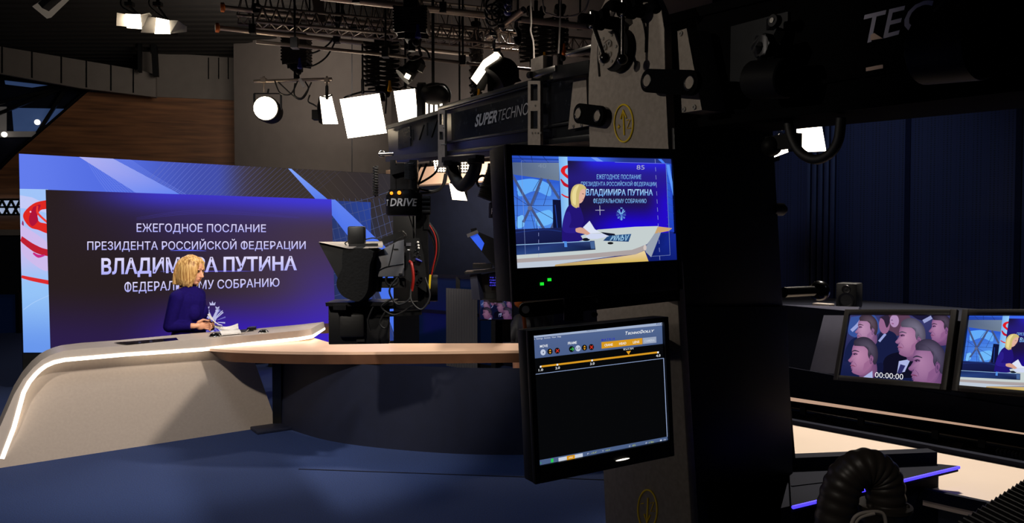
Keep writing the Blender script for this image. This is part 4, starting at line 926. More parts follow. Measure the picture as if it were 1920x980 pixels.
p.text('Move to Frame', *ql(370, 215, 420, 210, 5), (40, 50, 80)); 
for x in (716, 726, 737): p.poly([(x, 181-.0), (x+6, 180), (x+6, 174), (x, 175)], (90, 104, 140))
p.text('T', *ql(562, 231, 574, 230, 16), (240, 244, 250), .03, .25); p.text('ECHNO', *ql(574, 230, 634, 224, 11), (240, 244, 250), .03, .25); p.text('D', *ql(635, 224, 650, 222, 16), (240, 244, 250), .03, .25); p.text('OLLY', *ql(650, 222, 706, 216, 11), (240, 244, 250), .03, .25)
p.text('MOVE', *ql(137, 295, 176, 291, 13), (240, 244, 250), .02); p.text('FRAME', *ql(276, 280, 320, 275, 13), (240, 244, 250), .02); p.text('M A T R I X', *ql(443, 262, 510, 255, 10), (40, 40, 190), .03)
p.poly([(442, 268), (645, 247), (646, 278), (443, 300)], (224, 158, 30)); p.poly([(647, 247), (714, 240), (715, 270), (648, 277)], (160, 172, 196))
for tx, x0, x1 in (('CRANE', 457, 498), ('HEAD', 530, 565), ('LENS', 598, 630), ('CAMERA', 655, 706)): y = 289-(x0-457)*.104; p.text(tx, *ql(x0, y, x1, y-(x1-x0)*.104, 12), (250, 246, 236) if tx != 'CAMERA' else (200, 208, 222), .02)
for x, y, c in ((152, 318, (200, 210, 232)), (186, 314, (14, 14, 16)), (222, 310, (20, 16, 16)), (293, 302, (14, 22, 16)), (325, 298, (200, 210, 232)), (357, 295, (14, 14, 16)), (391, 292, (20, 16, 16))): p.ell((x, y), 13, 15, c)
p.text('4', *ql(149, 324, 156, 323, 10), (60, 70, 100), .02); p.text('1.0', *ql(316, 304, 334, 302, 10), (60, 70, 100), .02)
for x, y in ((186, 314), (357, 295)): p.poly([(x-6, y-2), (x+6, y-3), (x, y-11)], (235, 165, 40)); p.poly([(x-6, y+3), (x+6, y+2), (x, y+11)], (235, 165, 40))
for x, y in ((222, 310), (391, 292)): p.line([(x-7, y-7), (x+7, y+7)], 4, (214, 50, 34)); p.line([(x-7, y+8), (x+7, y-8)], 4, (214, 50, 34))
p.line([(285, 303), (300, 301)], 4, (60, 190, 90)); p.line([(294, 294), (302, 301), (296, 310)], 3.5, (60, 190, 90))
p.poly([(137, 384), (720, 313), (720, 322), (137, 393)], (224, 158, 36))
for x, y, tx in ((138, 389, '1.0'), (221, 379, '2.0'), (393, 358, '3.0'), (720, 318, '4.0')): p.poly([(x-4, y-4), (x+4, y-5), (x+4, y+4), (x-4, y+5)], (248, 248, 250)); p.text(tx, *ql(x-10, y+23, x+12, y+20, 12), (240, 242, 246), .01)
p.poly([(562, 313), (585, 310), (574, 329)], (235, 165, 40)); p.text('0:21:01', *ql(548, 307, 597, 302, 13), (240, 242, 246), .01); p.poly([(540, 288), (606, 281), (606, 292), (540, 299)], (77, 97, 140))
p.line([(107, 427), (747, 347)], 3, (140, 160, 200)); p.line([(747, 347), (765, 736)], 3.5, (150, 168, 206))
p.poly([(129, 852), (766, 735), (768, 752), (130, 877)], (78, 98, 138))
p.poly([(188, 845), (200, 843), (200, 861), (188, 863)], (40, 210, 80)); p.text('<', *ql(134, 870, 140, 869, 8), (40, 200, 80), .02)
p.poly([(225, 840), (345, 817), (346, 834), (226, 858)], (206, 214, 230)); p.poly([(266, 831), (306, 824), (307, 843), (267, 851)], (224, 158, 30)); p.text('play', *ql(277, 842, 297, 838, 8), (250, 246, 236), .0)
for tx, x, c in (('P', 368, (200, 210, 230)), ('-15.4°', 386, (190, 205, 90)), ('T', 441, (200, 210, 230)), ('+0.4°', 457, (190, 205, 90)), ('Z', 573, (200, 210, 230)), ('42%', 590, (190, 205, 90)), ('F', 657, (200, 210, 230)), ('5.78m', 672, (190, 205, 90)), ('I', 728, (200, 210, 230)), ('2%', 745, (200, 210, 230))): y = 824-(x-368)*.184; w_ = 4+4.2*len(tx); p.text(tx, *ql(x, y, min(x+w_, 764), y-w_*.18, 8), c)
S2.gain = .9; S2.run(p.ops); S2.build('display', T2, 'lit control software picture with orange timeline')
m = MB(); q = C2+M2@V((.04, -.012, -.168)); m.ball(q, (.02, .002, .0018), M2); part('power_light', m, 'led_white', T2, 'small white power light')
m = MB(); m.bar(C2+M2@V((.0, .05, .06)), bp(1200, 640, .11), .08, .1); part('mounting_arm', m, 'black_metal', T2)
# yoke arm between the two monitors
m = MB(); a, b = P(986, 580, 1.95), P(1262, 551, 2.2); m.bar(a, b, .03, .038); m.tube([a-V((.0, .016, 0)), a+V((0, .016, 0))], .019, 20); m.bar(P(1075, 555, 1.95), P(1075, 600, 1.95), .05, .03); m.bar(b, bp(1240, 545, .12), .04)
for x, y in ((1089, 566), (1116, 563), (1089, 592), (1116, 589)): m.disc(P(x, y, 1.96), V((-.4, -1, 0)), .007, .012)
part('monitor_arm', m, 'black_metal', CR, 'black arm carrying the two monitors')
m = MB(); m.disc(P(986, 580, 1.928), V((-.2, -1, 0)), .010, .004); part('arm_bolt', m, 'bolt', CR)

# ================================================================ REMOTE CAMERA HEADS
def cables(lst, r, mt, par, name='cable', label=None):
    for pts in lst: m = MB(); m.tube(spline(pts, 6), r, 8); part(name, m, mt, par, label)
RY = 4.75
def r_(x, y, d=0): return P(x, y, RY+d)
t = RC = thing('remote_camera', 'black remote camera with prompter hood hanging from the crane tip', 'camera', r_(770, 300))
m = MB(); m.box(r_(755, 340, .05), (.10, .14, .22)); m.box(r_(738, 336), (.035, .05, .24)); m.box(r_(776, 330), (.05, .06, .20)); m.bar(r_(735, 322), r_(775, 312), .12, .05); m.bar(r_(736, 366), r_(760, 356), .05, .03); part('tip_bracket', m, 'dark_metal', t)
m = MB(); m.tube([r_(710, 289), r_(738, 288)], .012, 12); m.torus(r_(716, 288), V((.2, -1, 0)), .016, .008); part('tow_ring', m, 'silver', t, 'bare metal ring')
m = MB(); N = 80; m.tube([r_(704+4*math.cos(i*.9), 312+i*.70, .03*math.sin(i*.9)) for i in range(N)], .007, 6); part('coiled_cable', m, 'black_rubber', t, 'black coiled cable')
m = MB(); N = 70; m.tube([r_(768+9*math.cos(i*.9), 306+i*.42, .035*math.sin(i*.9)-.12) for i in range(N)], .006, 6); part('spring_hose', m, 'beam_grey', t)
c = r_(758, 404); rd = 34/F*RY; hh = 42/F*RY
m = MB(); m.lathe(c, UP, [(0, rd*.92), (.012, rd), (hh*.9, rd), (hh, rd*.95), (hh+.02, rd*.7)], 40)
for a in range(0, 360, 30): m.box(c+V((math.cos(R(a))*rd*.75, math.sin(R(a))*rd*.75, hh+.01)), (.02, .02, .02))
DR = part('drive_housing', m, 'black_metal', t, 'round black motor housing with lettering')
m = MB()
def wrap(txt, a0, a1, z0, z1, mt):
    g, fs = glyphs(txt, .02, .2); m = MB(); m.raw([c+V((math.sin(R(a0+(a1-a0)*u))*(rd+.001), -math.cos(R(a0+(a1-a0)*u))*(rd+.001), z0+(z1-z0)*v)) for u, v in g], fs); return m
part('lettering', wrap('T', -62, -48, hh*.42, hh*.70, 0), 'letter_bright', DR, 'pale lettering'); part('lettering', wrap('DRIVE', -40, 52, hh*.40, hh*.74, 0), 'letter_bright', DR, 'pale lettering')
m = MB(); m.ball(r_(734, 362, -.10), .010); m.ball(r_(748.5, 361, -.12), .012); pieces('status_light', m, 'led_orange', t, 'small orange light')
m = MB(); m.bar(r_(790, 372), r_(795, 570), .07, .05); m.bar(r_(800, 372), r_(800, 430), .03, .06)
for y in (373, 380, 390, 397): m.disc(r_(792, y, -.07), V((1, 0, 0)), .018, .05)
m.tube([r_(783, 405), r_(783, 450)], .012); m.tube([r_(775, 405), r_(776, 470)], .005); m.tube([r_(766, 400, -.03), r_(781, 450, -.03)], .003); part('drop_arm', m, 'black_metal', t)
m = MB(); m.disc(r_(803, 540, .04), V((1, .1, 0)), .085, .06); m.bar(r_(795, 570), r_(640, 575), .08, .04); m.bar(r_(700, 590), r_(790, 585), .05, .03); part('tilt_cradle', m, 'black_metal', t)
m = MB(); m.box(r_(806, 528, -.06), (.012, .006, .09), Matrix.Rotation(.08, 3, 'Y')); part('yellow_tag', m, 'yellow_paint', t, 'yellow arrow tag')
# camera body: grey shaped shell and black rear panel
fa = [(708, 472), (745, 452), (758, 449), (758, 518), (708, 519), (705, 500)]
m = MB(); m.hexa([r_(x, y, -.08) for x, y in fa], [r_(x, y, .10) for x, y in fa]); m.bevel([f for f in m.b.faces], .006); BD = part('camera_body', m, 'camera_grey', t, 'grey shaped camera body')
m = MB(); m.tube(spline([r_(708, 508, -.083), r_(725, 500, -.083), r_(757, 494, -.083)], 5), .003, 6); m.tube(spline([r_(728, 500, -.083), r_(733, 480, -.083), r_(738, 457, -.083)], 5), .002, 6); m.box(r_(742, 467, -.082), (.03, .004, .006)); m.box(r_(751, 514, -.083), (.02, .006, .012)); part('body_groove', m, 'black_plastic', BD)
fb = [(757, 448), (786, 446), (794, 476), (800, 520), (800, 548), (757, 520)]
m = MB(); m.hexa([r_(x, y, -.06) for x, y in fb], [r_(x, y, .10) for x, y in fb]); RP = part('rear_panel', m, 'black_plastic', t, 'black rear panel with sockets')
m = MB()
for x, y in ((783.5, 454), (784.5, 460), (785, 465)): m.ball(r_(x, y, -.065), .0075)
part('push_button', m, 'white_paint', RP, 'white round buttons'); m = MB()
for x, y in ((779, 470), (784, 473), (787, 480), (778, 480), (790, 488), (776, 490)): m.ball(r_(x, y, -.065), .005)
for x, y in ((781, 509), (790, 522), (783, 530)): m.lathe(r_(x, y, -.06), V((0, -1, 0)), [(0, .014), (.012, .014), (.012, .008), (.004, .007)], 14)
part('socket', m, 'dark_metal', RP); m = MB(); m.box(r_(758, 470, -.066), (.012, .006, .06)); m.box(r_(766, 458, -.066), (.03, .006, .02)); part('side_strip', m, 'curtain', RP); m = MB(); m.cap(r_(766, 470, -.08), r_(767, 492, -.08), .014, .011); part('plug', m, 'silver', RP, 'metal plug'); m = MB(); m.cap(r_(781, 486, -.07), r_(790, 490, -.07), .008, .006); part('blue_plug', m, 'blue_plastic', RP, 'blue plug')
m = MB(); m.bar(r_(718, 452), r_(757, 437), .06, .035); m.bar(r_(720, 447), r_(752, 440), .03, .02); m.tube(spline([r_(745, 440), r_(752, 434), r_(762, 441), r_(758, 447)], 5), .006); part('top_handle', m, 'black_plastic', t)
m = MB(); m.tube([r_(700, 545), r_(705, 500, .0)], .05, 16); m.bar(r_(660, 530), r_(760, 530), .07, .06); m.torus(r_(735, 524, -.07), V((0, 1, 0)), .038, .008); part('lens_unit', m, 'black_rubber', t)
# prompter hood: trapezoid sides, white top, black cloth behind
gl = [(598, 454), (716, 455), (716, 500), (650, 566)]
m = MB(); q = [r_(598, 454, -.22), r_(655, 461, -.22), r_(660, 556, -.22), r_(642, 530, -.22)]; m.hexa([r_(597, 454, -.16), r_(652, 466, -.16), r_(648, 548, -.16)], [r_(597.5, 454, .22), r_(652, 464, .22), r_(648, 546, .22)]); part('prompter_hood', m, 'black_plastic', t, 'black prompter hood'); m = MB()
m.raw([r_(597, 453.5, -.18), r_(654, 466, -.18), r_(718, 464, -.14), r_(718, 454, .20), r_(625, 453, .20)], [(0, 1, 2, 3, 4)]); m.prism([r_(598, 453, .2), r_(718, 452, .2), r_(718, 460, .2), r_(640, 460, .2)], (0, .004, 0)); part('hood_top', m, 'desk_grey', t, 'pale hood top')
m = MB(); pts = [(652, 462), (688, 459), (712, 468), (706, 492), (704, 520), (700, 548), (684, 566), (664, 562), (648, 552), (639, 534), (642, 516), (650, 500), (650, 480)]
q = spline([r_(x, y) for x, y in pts]+[r_(*pts[0])], 3)[:-1]; ce = r_(676, 512); m.hexa([ce+(v-ce)*.9+V((0, -.17, 0)) for v in q], [v+V((0, .0, 0)) for v in q]); m.hexa([v for v in q], [ce+(v-ce)*.92+V((0, .20, 0)) for v in q]); part('lens_cloth', m, 'black_cloth', t, 'black cloth over the lens')
m = MB(); m.box(r_(669, 441), (32/F*RY, .06, 34/F*RY), None, .012); m.bar(r_(667, 455), r_(667, 463), .05, .05); m.bar(r_(655, 460, -.05), r_(708, 459, -.05), .04, .02); part('receiver_box', m, 'black_plastic', t, 'small black box on top of the hood')
cables([[r_(684, 449), r_(700, 446), r_(717, 450)], [r_(652, 452), r_(647, 456), r_(652, 462)]], .004, 'black_rubber', t, 'thin_cable')
# prompter monitor under the hood
m = MB(); Mx = Matrix.Rotation(R(6), 3, 'Z'); m.box(r_(674, 606), (112/F*RY, .06, 76/F*RY), Mx @ Matrix.Rotation(R(0), 3, 'Y'), .006); PM = part('prompter_monitor', m, 'black_plastic', t, 'black prompter monitor seen from behind')
m = MB(); m.box(r_(660, 610, -.05), (.16, .05, .15), Mx, .02); m.box(r_(676, 638, -.045), (.05, .01, .015), Mx); part('monitor_back', m, 'black_rubber', PM)
m = MB(); m.prism([r_(610, 567, -.1), r_(735, 566, -.1), r_(735, 573, -.1), r_(611, 574, -.1)], (0, .26, 0)); m.box(r_(640, 575, -.08), (.08, .1, .03)); part('shelf_plate', m, 'dark_metal', t)
cables([[r_(745, 520, -.1), r_(730, 545, -.14), r_(745, 570, -.14), r_(768, 560, -.14), r_(770, 530, -.1)], [r_(775, 520, -.1), r_(770, 560, -.14), r_(790, 580, -.14), r_(806, 555, -.12), r_(797, 520, -.1)], [r_(735, 560, -.12), r_(715, 575, -.12), r_(740, 590, -.12), r_(775, 572, -.12)], [r_(722, 585, -.12), r_(712, 605, -.12), r_(722, 615, -.12), r_(728, 600, -.12)], [r_(700, 575, -.14), r_(690, 600, -.14), r_(694, 622, -.14)]], .006, 'black_rubber', t)
cables([[r_(772, 545, -.12), r_(775, 520, -.13), r_(772, 495, -.12), r_(768, 490, -.1)]], .009, 'red_cable', t, 'red_cable', 'red cable')
cables([[r_(798, 412, .05), r_(815, 440, .05), r_(818, 470, .05), r_(812, 500, .05), r_(808, 520, .05)]], .005, 'red_cable', t, 'red_cable', 'thin red cable')
cables([[r_(798, 410, .08), r_(819, 440, .08), r_(822, 475, .08), r_(812, 510, .08)], [r_(797, 420, .1), r_(812, 450, .1), r_(816, 480, .1), r_(808, 510, .1)]], .008, 'black_rubber', t)
cables([[r_(790, 308, .1), r_(780, 330, .1), r_(776, 360, .05)], [r_(800, 306, .1), r_(788, 336, .1), r_(775, 370, .05)], [r_(826, 296, .15), r_(815, 325, .1), r_(775, 350, .05)], [r_(838, 318, .1), r_(833, 345, .1), r_(810, 358, .1), r_(772, 350, .05)], [r_(835, 325, .1), r_(825, 355, .1), r_(790, 362, .1), r_(770, 356, .05)]], .0075, 'black_rubber', CR, 'hanging_cable')
# second, farther head behind the monitor
R2 = 6.4
def s_(x, y, d=0): return P(x, y, R2+d)
t = RD = thing('remote_camera', 'far remote camera with tilted prompter glass, half hidden by the crane monitor', 'camera', s_(935, 640))
m = MB(); m.bar(s_(944, 375), s_(944, 460), .09, .09); m.bar(s_(948, 455), s_(950, 640), .07); part('drop_arm', m, 'black_metal', t)
m = MB(); c = s_(938, 408); m.lathe(c, UP, [(0, .10), (.12, .10), (.14, .07)], 28); DH = part('drive_housing', m, 'black_metal', t)
g, fs = glyphs('REC', .02, .1); m = MB(); m.raw([c+V((math.sin(R(-48+52*u))*.102, -math.cos(R(-48+52*u))*.102, .03+.05*v)) for u, v in g], fs); part('lettering', m, 'letter_grey', DH, 'pale lettering')
m = MB(); N = 60; m.lathe(s_(912, 374), V((.35, 0, 1)), [(i*.006, .075+.012*(i % 2)) for i in range(48)], 20); part('bellows_hose', m, 'black_rubber', t, 'black ribbed hose')
cables([[s_(921+k*5, 312, .02*k), s_(919+k*5, 330, 0), s_(922+k*3, 355, 0), s_(925+k*3, 372, 0)] for k in range(2)], .014, 'red_cable', t, 'red_cable', 'red cable bundle')
cables([[s_(917+k*6, 306, .05), s_(916+k*6, 340, .05), s_(920+k*3, 368, .05)] for k in range(4)], .012, 'black_rubber', t)
m = MB(); m.torus(s_(918, 350), UP, .075, .014, 24, 8); m.torus(s_(905, 340, .1), V((0, 1, 0)), .05, .012); part('hose_ring', m, 'black_metal', t)
m = MB(); m.ball(s_(933, 393, -.15), .011); part('status_light', m, 'led_orange', t, 'small orange light')
m = MB(); m.hexa([s_(878, 440, -.1), s_(896, 434, -.1), s_(938, 452, -.1), s_(938, 500, -.1), s_(928, 502, -.1)], [s_(878, 440, .2), s_(896, 434, .2), s_(938, 452, .2), s_(938, 500, .2), s_(928, 502, .2)]); part('prompter_hood', m, 'dark_metal', t, 'dark prompter hood')
m = MB(); m.bar(s_(876, 442, -.12), s_(896, 434, -.12), .02, .03); part('hood_rim', m, 'curtain', t, 'pale hood rim'); m = MB(); m.bar(s_(888, 428), s_(890, 438), .05, .04); part('top_box', m, 'dark_metal', t)
m = MB(); m.prism([s_(880, 442, -.11), s_(895, 437, -.11), s_(908, 456, -.11), s_(903, 470, -.11)], (0, .004, 0)); mat('prompter_blue', (50, 90, 220), .2, emit=(44, 84, 214), strength=.8); part('prompter_glass', m, 'prompter_blue', t, 'glass with a blue reflected picture put in as glow')  # reflected picture put in as blue emission
m = MB(); m.prism([s_(870, 510, -.2), s_(905, 508, -.2), s_(945, 502, -.2), s_(945, 506, -.2), s_(872, 514, -.2)], (0, .4, 0)); m.box(s_(905, 498), (.16, .2, .04)); part('shelf_plate', m, 'dark_metal', t)
m = MB(); m.prism([s_(881, 515, -.15), s_(894, 514, -.15), s_(900, 562, -.15), s_(885, 561, -.15)], (.03, .16, 0)); part('side_flap', m, 'led_panel' if 0 else 'navy', t, 'navy side flap')
m = MB(); m.prism([s_(897, 516), s_(950, 506), s_(950, 572), s_(905, 572)], (0, .1, 0)); m.box(s_(925, 563, -.04), (.16, .1, .03)); part('camera_body', m, 'black_plastic', t)
Cq = s_(934, 526, -.06); q = Screen(Cq, V((1, 0, 0)), UP, .16, .11, .0003); p = Paint(lambda x, y: (x, y)); p.poly([(0, 0), (1, 0), (1, 1), (0, 1)], (5, 5, 16))
for k, (tx, w_) in enumerate((('то в', .4), ('говорит о', .8), ('Федераль', .9), ('собрание', .85))): p.text(tx, (.05, .30+.2*k), (.05+w_, .30+.2*k), (.05+w_, .19+.2*k), (.05, .19+.2*k), (80, 70, 235), .01)
q.run(p.ops); q.build('prompter_display', t, 'dark prompter display with violet cyrillic text')
# ================================================================ AUDIENCE PICTURE (right console and small monitor)
CF, MF = frame3((1.870, 3.65, .975), -60.31, -20.24, -4.9)
SF = Screen(CF, MF@V((1, 0, 0)), MF@V((0, 0, 1)), .521, .326)
k3 = lambda cx, cy: SF.px(1440+cx/3.5, 500+cy/3.5); p = Paint(k3)
p.grid((540, 318), (1205, 320), (1146, 772), (474, 712), 12, 8, lambda u, v: mix((58, 58, 110), (18, 26, 66), v))
p.blob([(545, 330), (640, 318), (700, 318), (740, 420), (640, 470), (530, 440)], (54, 80, 150)); p.line([(548, 420), (590, 380), (615, 345)], 22, (150, 160, 215))
p.blob([(790, 318), (925, 318), (930, 400), (870, 450), (800, 430)], (90, 60, 84)); p.ell((830, 355), 30, 42, (176, 140, 184)); p.line([(812, 372), (826, 374)], 5, (130, 60, 110)); p.line([(808, 350), (820, 350)], 4, (70, 50, 90))
p.blob([(940, 318), (1100, 318), (1070, 345), (1000, 350)], (26, 24, 54)); p.line([(1020, 360), (1075, 330)], 24, (150, 156, 205))
def soft(pts, ce_, cin, cout, n=5):
    q = spline([(x, y, 0) for x, y in pts]+[(pts[0][0], pts[0][1], 0)], n)[:-1]; N = len(q); vs = [p.T(*ce_)]; cs = [cin]
    for f in (.5, .8, 1): vs += [p.T(ce_[0]+(v.x-ce_[0])*f, ce_[1]+(v.y-ce_[1])*f) for v in q]; cs += [mix(cin, cout, f**1.6)]*N
    p.ops.append((vs, [(0, 1+k, 1+(k+1) % N) for k in range(N)]+[(1+r*N+k, 1+(r+1)*N+k, 1+(r+1)*N+(k+1) % N, 1+r*N+(k+1) % N) for r in (0, 1) for k in range(N)], cs))
def head(x, y, s, sk, hr, ear=1, bald=0, look=-1):
    X = lambda a, b: (x+a*s, y+b*s); dk = mix(sk, (44, 26, 70), .55); md = mix(sk, (60, 34, 80), .3)
    soft([X(.1, .5), X(.75, .3), X(.85, 1.0), X(.5, 1.3), X(-.1, 1.3), X(-.2, .9)], X(.2, .8), md, dk)          # neck
    soft([X(-.52, 1.0), X(-.1, 1.1), X(.4, .85), X(.66, .3), X(.72, -.3), X(.45, -.85), X(-.1, -1.0), X(-.52, -.72), X(-.64, -.36), X(-.62, -.16), X(-.74, .06), X(-.86, .2), X(-.8, .3), X(-.68, .34), X(-.70, .45), X(-.74, .52), X(-.68, .58), X(-.70, .66), X(-.62, .74), X(-.64, .9)], X(-.28, -.1), mix(sk, (235, 200, 220), .25), md)
    soft([X(.1, .4), X(.4, .2), X(.5, .5), X(.25, .8), X(.0, .95)], X(.15, .6), mix(sk, md, .62), mix(sk, md, .5))            # cheek and jaw shade
    soft([X(-.50, -.66), X(-.5, -.95), X(-.1, -1.18), X(.4, -1.1), X(.82, -.66), X(.92, -.05), X(.78, .45), X(.62, .34), X(.66, .0), X(.5, -.12), X(.42, .12), X(.32, -.1), X(.3, -.42), X(.02, -.66 if not bald else -.84), X(-.3, -.72 if not bald else -.96)], X(.4, -.6), mix(hr, (150, 140, 160), .25), mix(hr, (16, 12, 24), .35))
    soft([X(.42, -.02), X(.56, -.08), X(.66, .06), X(.6, .3), X(.48, .44), X(.42, .26)], X(.54, .15), sk, dk); p.ell(X(.53, .16), .045*s, .12*s, dk)
    p.line([X(-.64, -.30), X(-.46, -.37), X(-.2, -.30)], [.03*s, .075*s, .03*s], mix(hr, (30, 20, 40), .4))
    p.ell(X(-.44, -.17), .15*s, .075*s, md); p.line([X(-.58, -.15), X(-.44, -.19), X(-.30, -.13)], [.02*s, .05*s, .02*s], (44, 30, 54)); p.ell(X(-.48, -.14), .035*s, .035*s, (34, 24, 44))
    p.line([X(-.80, .30), X(-.66, .33), X(-.60, .26)], [.02*s, .05*s, .02*s], dk); p.line([X(-.72, .53), X(-.58, .53), X(-.42, .58)], [.03*s, .055*s, .02*s], mix(sk, (96, 26, 50), .6))
    p.line([X(-.54, .28), X(-.40, .44), X(-.36, .58)], [.015*s, .035*s, .015*s], md); p.line([X(-.68, .75), X(-.55, .72)], .03*s, md)
p.blob([(690, 560), (740, 430), (800, 420), (850, 470), (850, 640), (720, 660)], (22, 28, 66)); p.line([(730, 490), (772, 440)], 16, (150, 160, 215))
p.ell((765, 380), 36, 60, (150, 100, 140)); p.blob([(730, 330), (790, 318), (800, 360), (780, 400), (760, 350)], (44, 34, 54))
p.blob([(500, 620), (510, 540), (560, 470), (640, 470), (600, 620)], (22, 30, 70))
head(645, 410, 84, (172, 124, 164), (74, 56, 68))
head(1130, 405, 84, (158, 104, 150), (54, 42, 60))
p.blob([(750, 720), (770, 600), (870, 560), (980, 580), (1000, 720)], (14, 14, 34)); p.poly([(862, 620), (940, 606), (900, 690), (850, 698)], (170, 178, 225)); p.poly([(872, 640), (905, 650), (880, 700), (850, 700)], (44, 44, 100))
head(935, 470, 112, (170, 116, 156), (104, 100, 122)); 
p.blob([(700, 716), (720, 640), (760, 640), (750, 716)], (18, 22, 56)); head(625, 592, 110, (172, 114, 154), (62, 54, 74)); p.poly([(628, 728), (690, 684), (692, 734), (640, 732)], (170, 178, 225))
head(1045, 640, 138, (150, 100, 146), (70, 62, 88), bald=1)
p.text('00:00:00', (708, 727), (892, 742), (894, 704), (709, 690), (246, 246, 250), -.006)
p.poly([(470, 700), (474, 712), (474.1, 712.1)], (20, 26, 60)); AUD = p.ops
qq = Screen(s_(930, 580, -.08), V((.99, .12, 0)).normalized(), UP, .27, .165, .0002, .35); m = MB(); m.box(s_(930, 580, -.05)+V((0, .02, 0)), (.29, .04, .185), Matrix.Rotation(.12, 3, 'Z'), .004); part('small_monitor', m, 'black_plastic', RD, 'small monitor with faces'); qq.run(AUD[:-2]); qq.build('small_display', RD)
# crew member far behind, seen in the gap between the monitors
CWY = 8.0
m = MB(); c = P(994, 562, CWY)
m.ball(c, (.075, .09, .11)); m.ball(c+V((-.01, -.02, -.06)), (.055, .06, .07)); m.cap(c+V((0, .02, -.1)), c+V((0, .03, -.2)), .05, .06); m.cap(c+V((0, .05, -.30)), c+V((0, .0, -.62)), .15, .15)
for s in (-1, 1):
    m.cap(c+V((s*.12, .05, -.22)), c+V((s*.24, -.05, -.46)), .055, .045); m.cap(c+V((s*.24, -.05, -.46)), c+V((s*.10, -.25, -.50)), .042, .03); m.ball(c+V((s*.07, -.29, -.5)), (.05, .04, .025))
    m.cap(c+V((s*.09, 0, -.66)), c+V((s*.14, -.36, -.50)), .085, .065); m.cap(c+V((s*.14, -.36, -.50)), V((c.x+s*.14, c.y-.30, .08)), .06, .04); m.cap(V((c.x+s*.14, c.y-.30, .05)), V((c.x+s*.15, c.y-.46, .04)), .04, .035)
t = thing('person', 'crouching person with short dark hair seen in the gap between the crane monitors', 'person', V((c.x, c.y, 0)))
mm = remesh(m, .012, 3); mm.materials.append(MATS['skin']); part('body', None, None, t, None, mm)
m = MB(); m.ball(c+V((0, .025, .03)), (.086, .095, .10)); mm = remesh(m, .01, 2); mm.materials.append(MATS['felt_dark']); part('hair', None, None, t, 'short dark hair', mm)
m = MB(); m.cap(c+V((0, .05, -.29)), c+V((0, .0, -.62)), .165, .165)
for s in (-1, 1): m.cap(c+V((s*.12, .05, -.22)), c+V((s*.24, -.05, -.46)), .066, .056); m.cap(c+V((s*.24, -.05, -.46)), c+V((s*.12, -.22, -.495)), .054, .042)
mm = remesh(m, .014, 3); mm.materials.append(MATS['stool_grey']); part('jacket', None, None, t, 'dark grey jacket', mm)
m = MB(); m.box(V((c.x, c.y+.02, .04)), (.3, .3, .08), None, .02); solo('low_crate', m, 'black_plastic', 'low black crate under the crouching person', 'crate')
m = MB(); a = P(975, 567, 7.6); m.ball(a, (.06, .05, .055)); m.cap(a, a+V((-.03, 0, .10)), .04, .02); m.tube(spline([a, a+V((.05, .0, -.25)), V((a.x+.06, a.y, .01))], 6), .02); solo('orange_bag', m, 'orange_plastic', 'bright orange bundle hanging beside the crouching person', 'bag')
c = P(1022, 580, 8.26); m = MB(); m.box((c.x, c.y, .47), (.16, .18, .94), None, .005); m.box((c.x+.085, c.y, .47), (.02, .18, .94)); m.box((c.x-.10, c.y-.02, .5), (.05, .06, 1.0)); solo('locker', m, 'curtain', 'narrow pale cabinet standing behind the crane monitors', 'cabinet')
# ================================================================ RIGHT CONSOLE
ce_ = MF@V((1, 0, 0)); ceh = V((ce_.x, ce_.y, 0)).normalized(); cup = MF@V((0, 0, 1)); cn = MF@V((0, -1, 0)); cnh = V((cn.x, cn.y, 0)).normalized()
def cf(x, y, d=0): return PP(x, y, CF+cn*d, cn)
CO = V((CF.x, CF.y, 0)); KX = lambda s, q, z: CO+ceh*s+cnh*q+UP*z    # s along to the near right, q towards the room
t = thing('control_console', 'long dark blue console desk with monitors set in its sloping front', 'console', KX(.4, -.3, 0))
tl, tr_, bl_ = cf(1467, 571), cf(1611, 575), cf(1476, 697); s0 = (tl-CO).dot(ceh); zt_ = tl.z; zb_ = bl_.z
S0, S1_ = s0-.5, 2.6
def face(s, z): # point on the sloped face
    q0_ = (CF-CO).dot(cnh); return KX(s, q0_-(z-CF.z)*cn.z/math.hypot(cn.x, cn.y), z)
m = MB(); zc = .80; A = [face(S0, zc), face(S1_, zc), face(S1_, zt_-.02), face(S0, zt_-.02)]; m.prism([v-cn*.012 for v in A], -cn*.05); part('sloped_front', m, 'navy_dark', t)
m = MB(); e1 = (tr_-CO).dot(ceh); A = [face(S0, zb_), face((bl_-CO).dot(ceh)+.30, zb_), face(e1, zt_), face(S0, zt_)]
A = [cf(1440, 570), cf(1611, 575), cf(1575, 701), cf(1440, 695)]; m.prism(A, -cn*.02, .002); part('grey_panel', m, 'console_grey', t, 'grey blank panel left of the monitors')
m = MB(); f0, f1 = face(S0, zt_), face(S1_, zt_); m.hexa([f0-cnh*.0, f1, f1-cnh*.7, f0-cnh*.7], [v-UP*.04 for v in (f0, f1, f1-cnh*.7, f0-cnh*.7)]); part('top_shelf', m, 'navy_dark', t)
g0, g1 = face(S0, zc), face(S1_, zc); L0 = P(1480, 743, 4.1); dl = V((.744, -.668, 0)); ln_ = V((-.668, -.744, 0)); zl = L0.z
lA, lB = PP(1400, 740, L0, ln_), PP(1990, 810, L0, ln_); lA.z = lB.z = zl
m = MB(); m.hexa([g0, g1, lB, lA], [v-cnh*.05 for v in (g0, g1, lB, lA)]); part('front_fascia', m, 'navy_dark', t)
m = MB(); q = (lA+ln_*.004, lB+ln_*.004, lB+ln_*.004-UP*.022, lA+ln_*.004-UP*.022); m.hexa(q, [v-ln_*.03 for v in q]); part('light_strip', m, 'lip_glow', t, 'pale lower lip with its light put in as glow')  # lip brightened by emission in place of lamp light
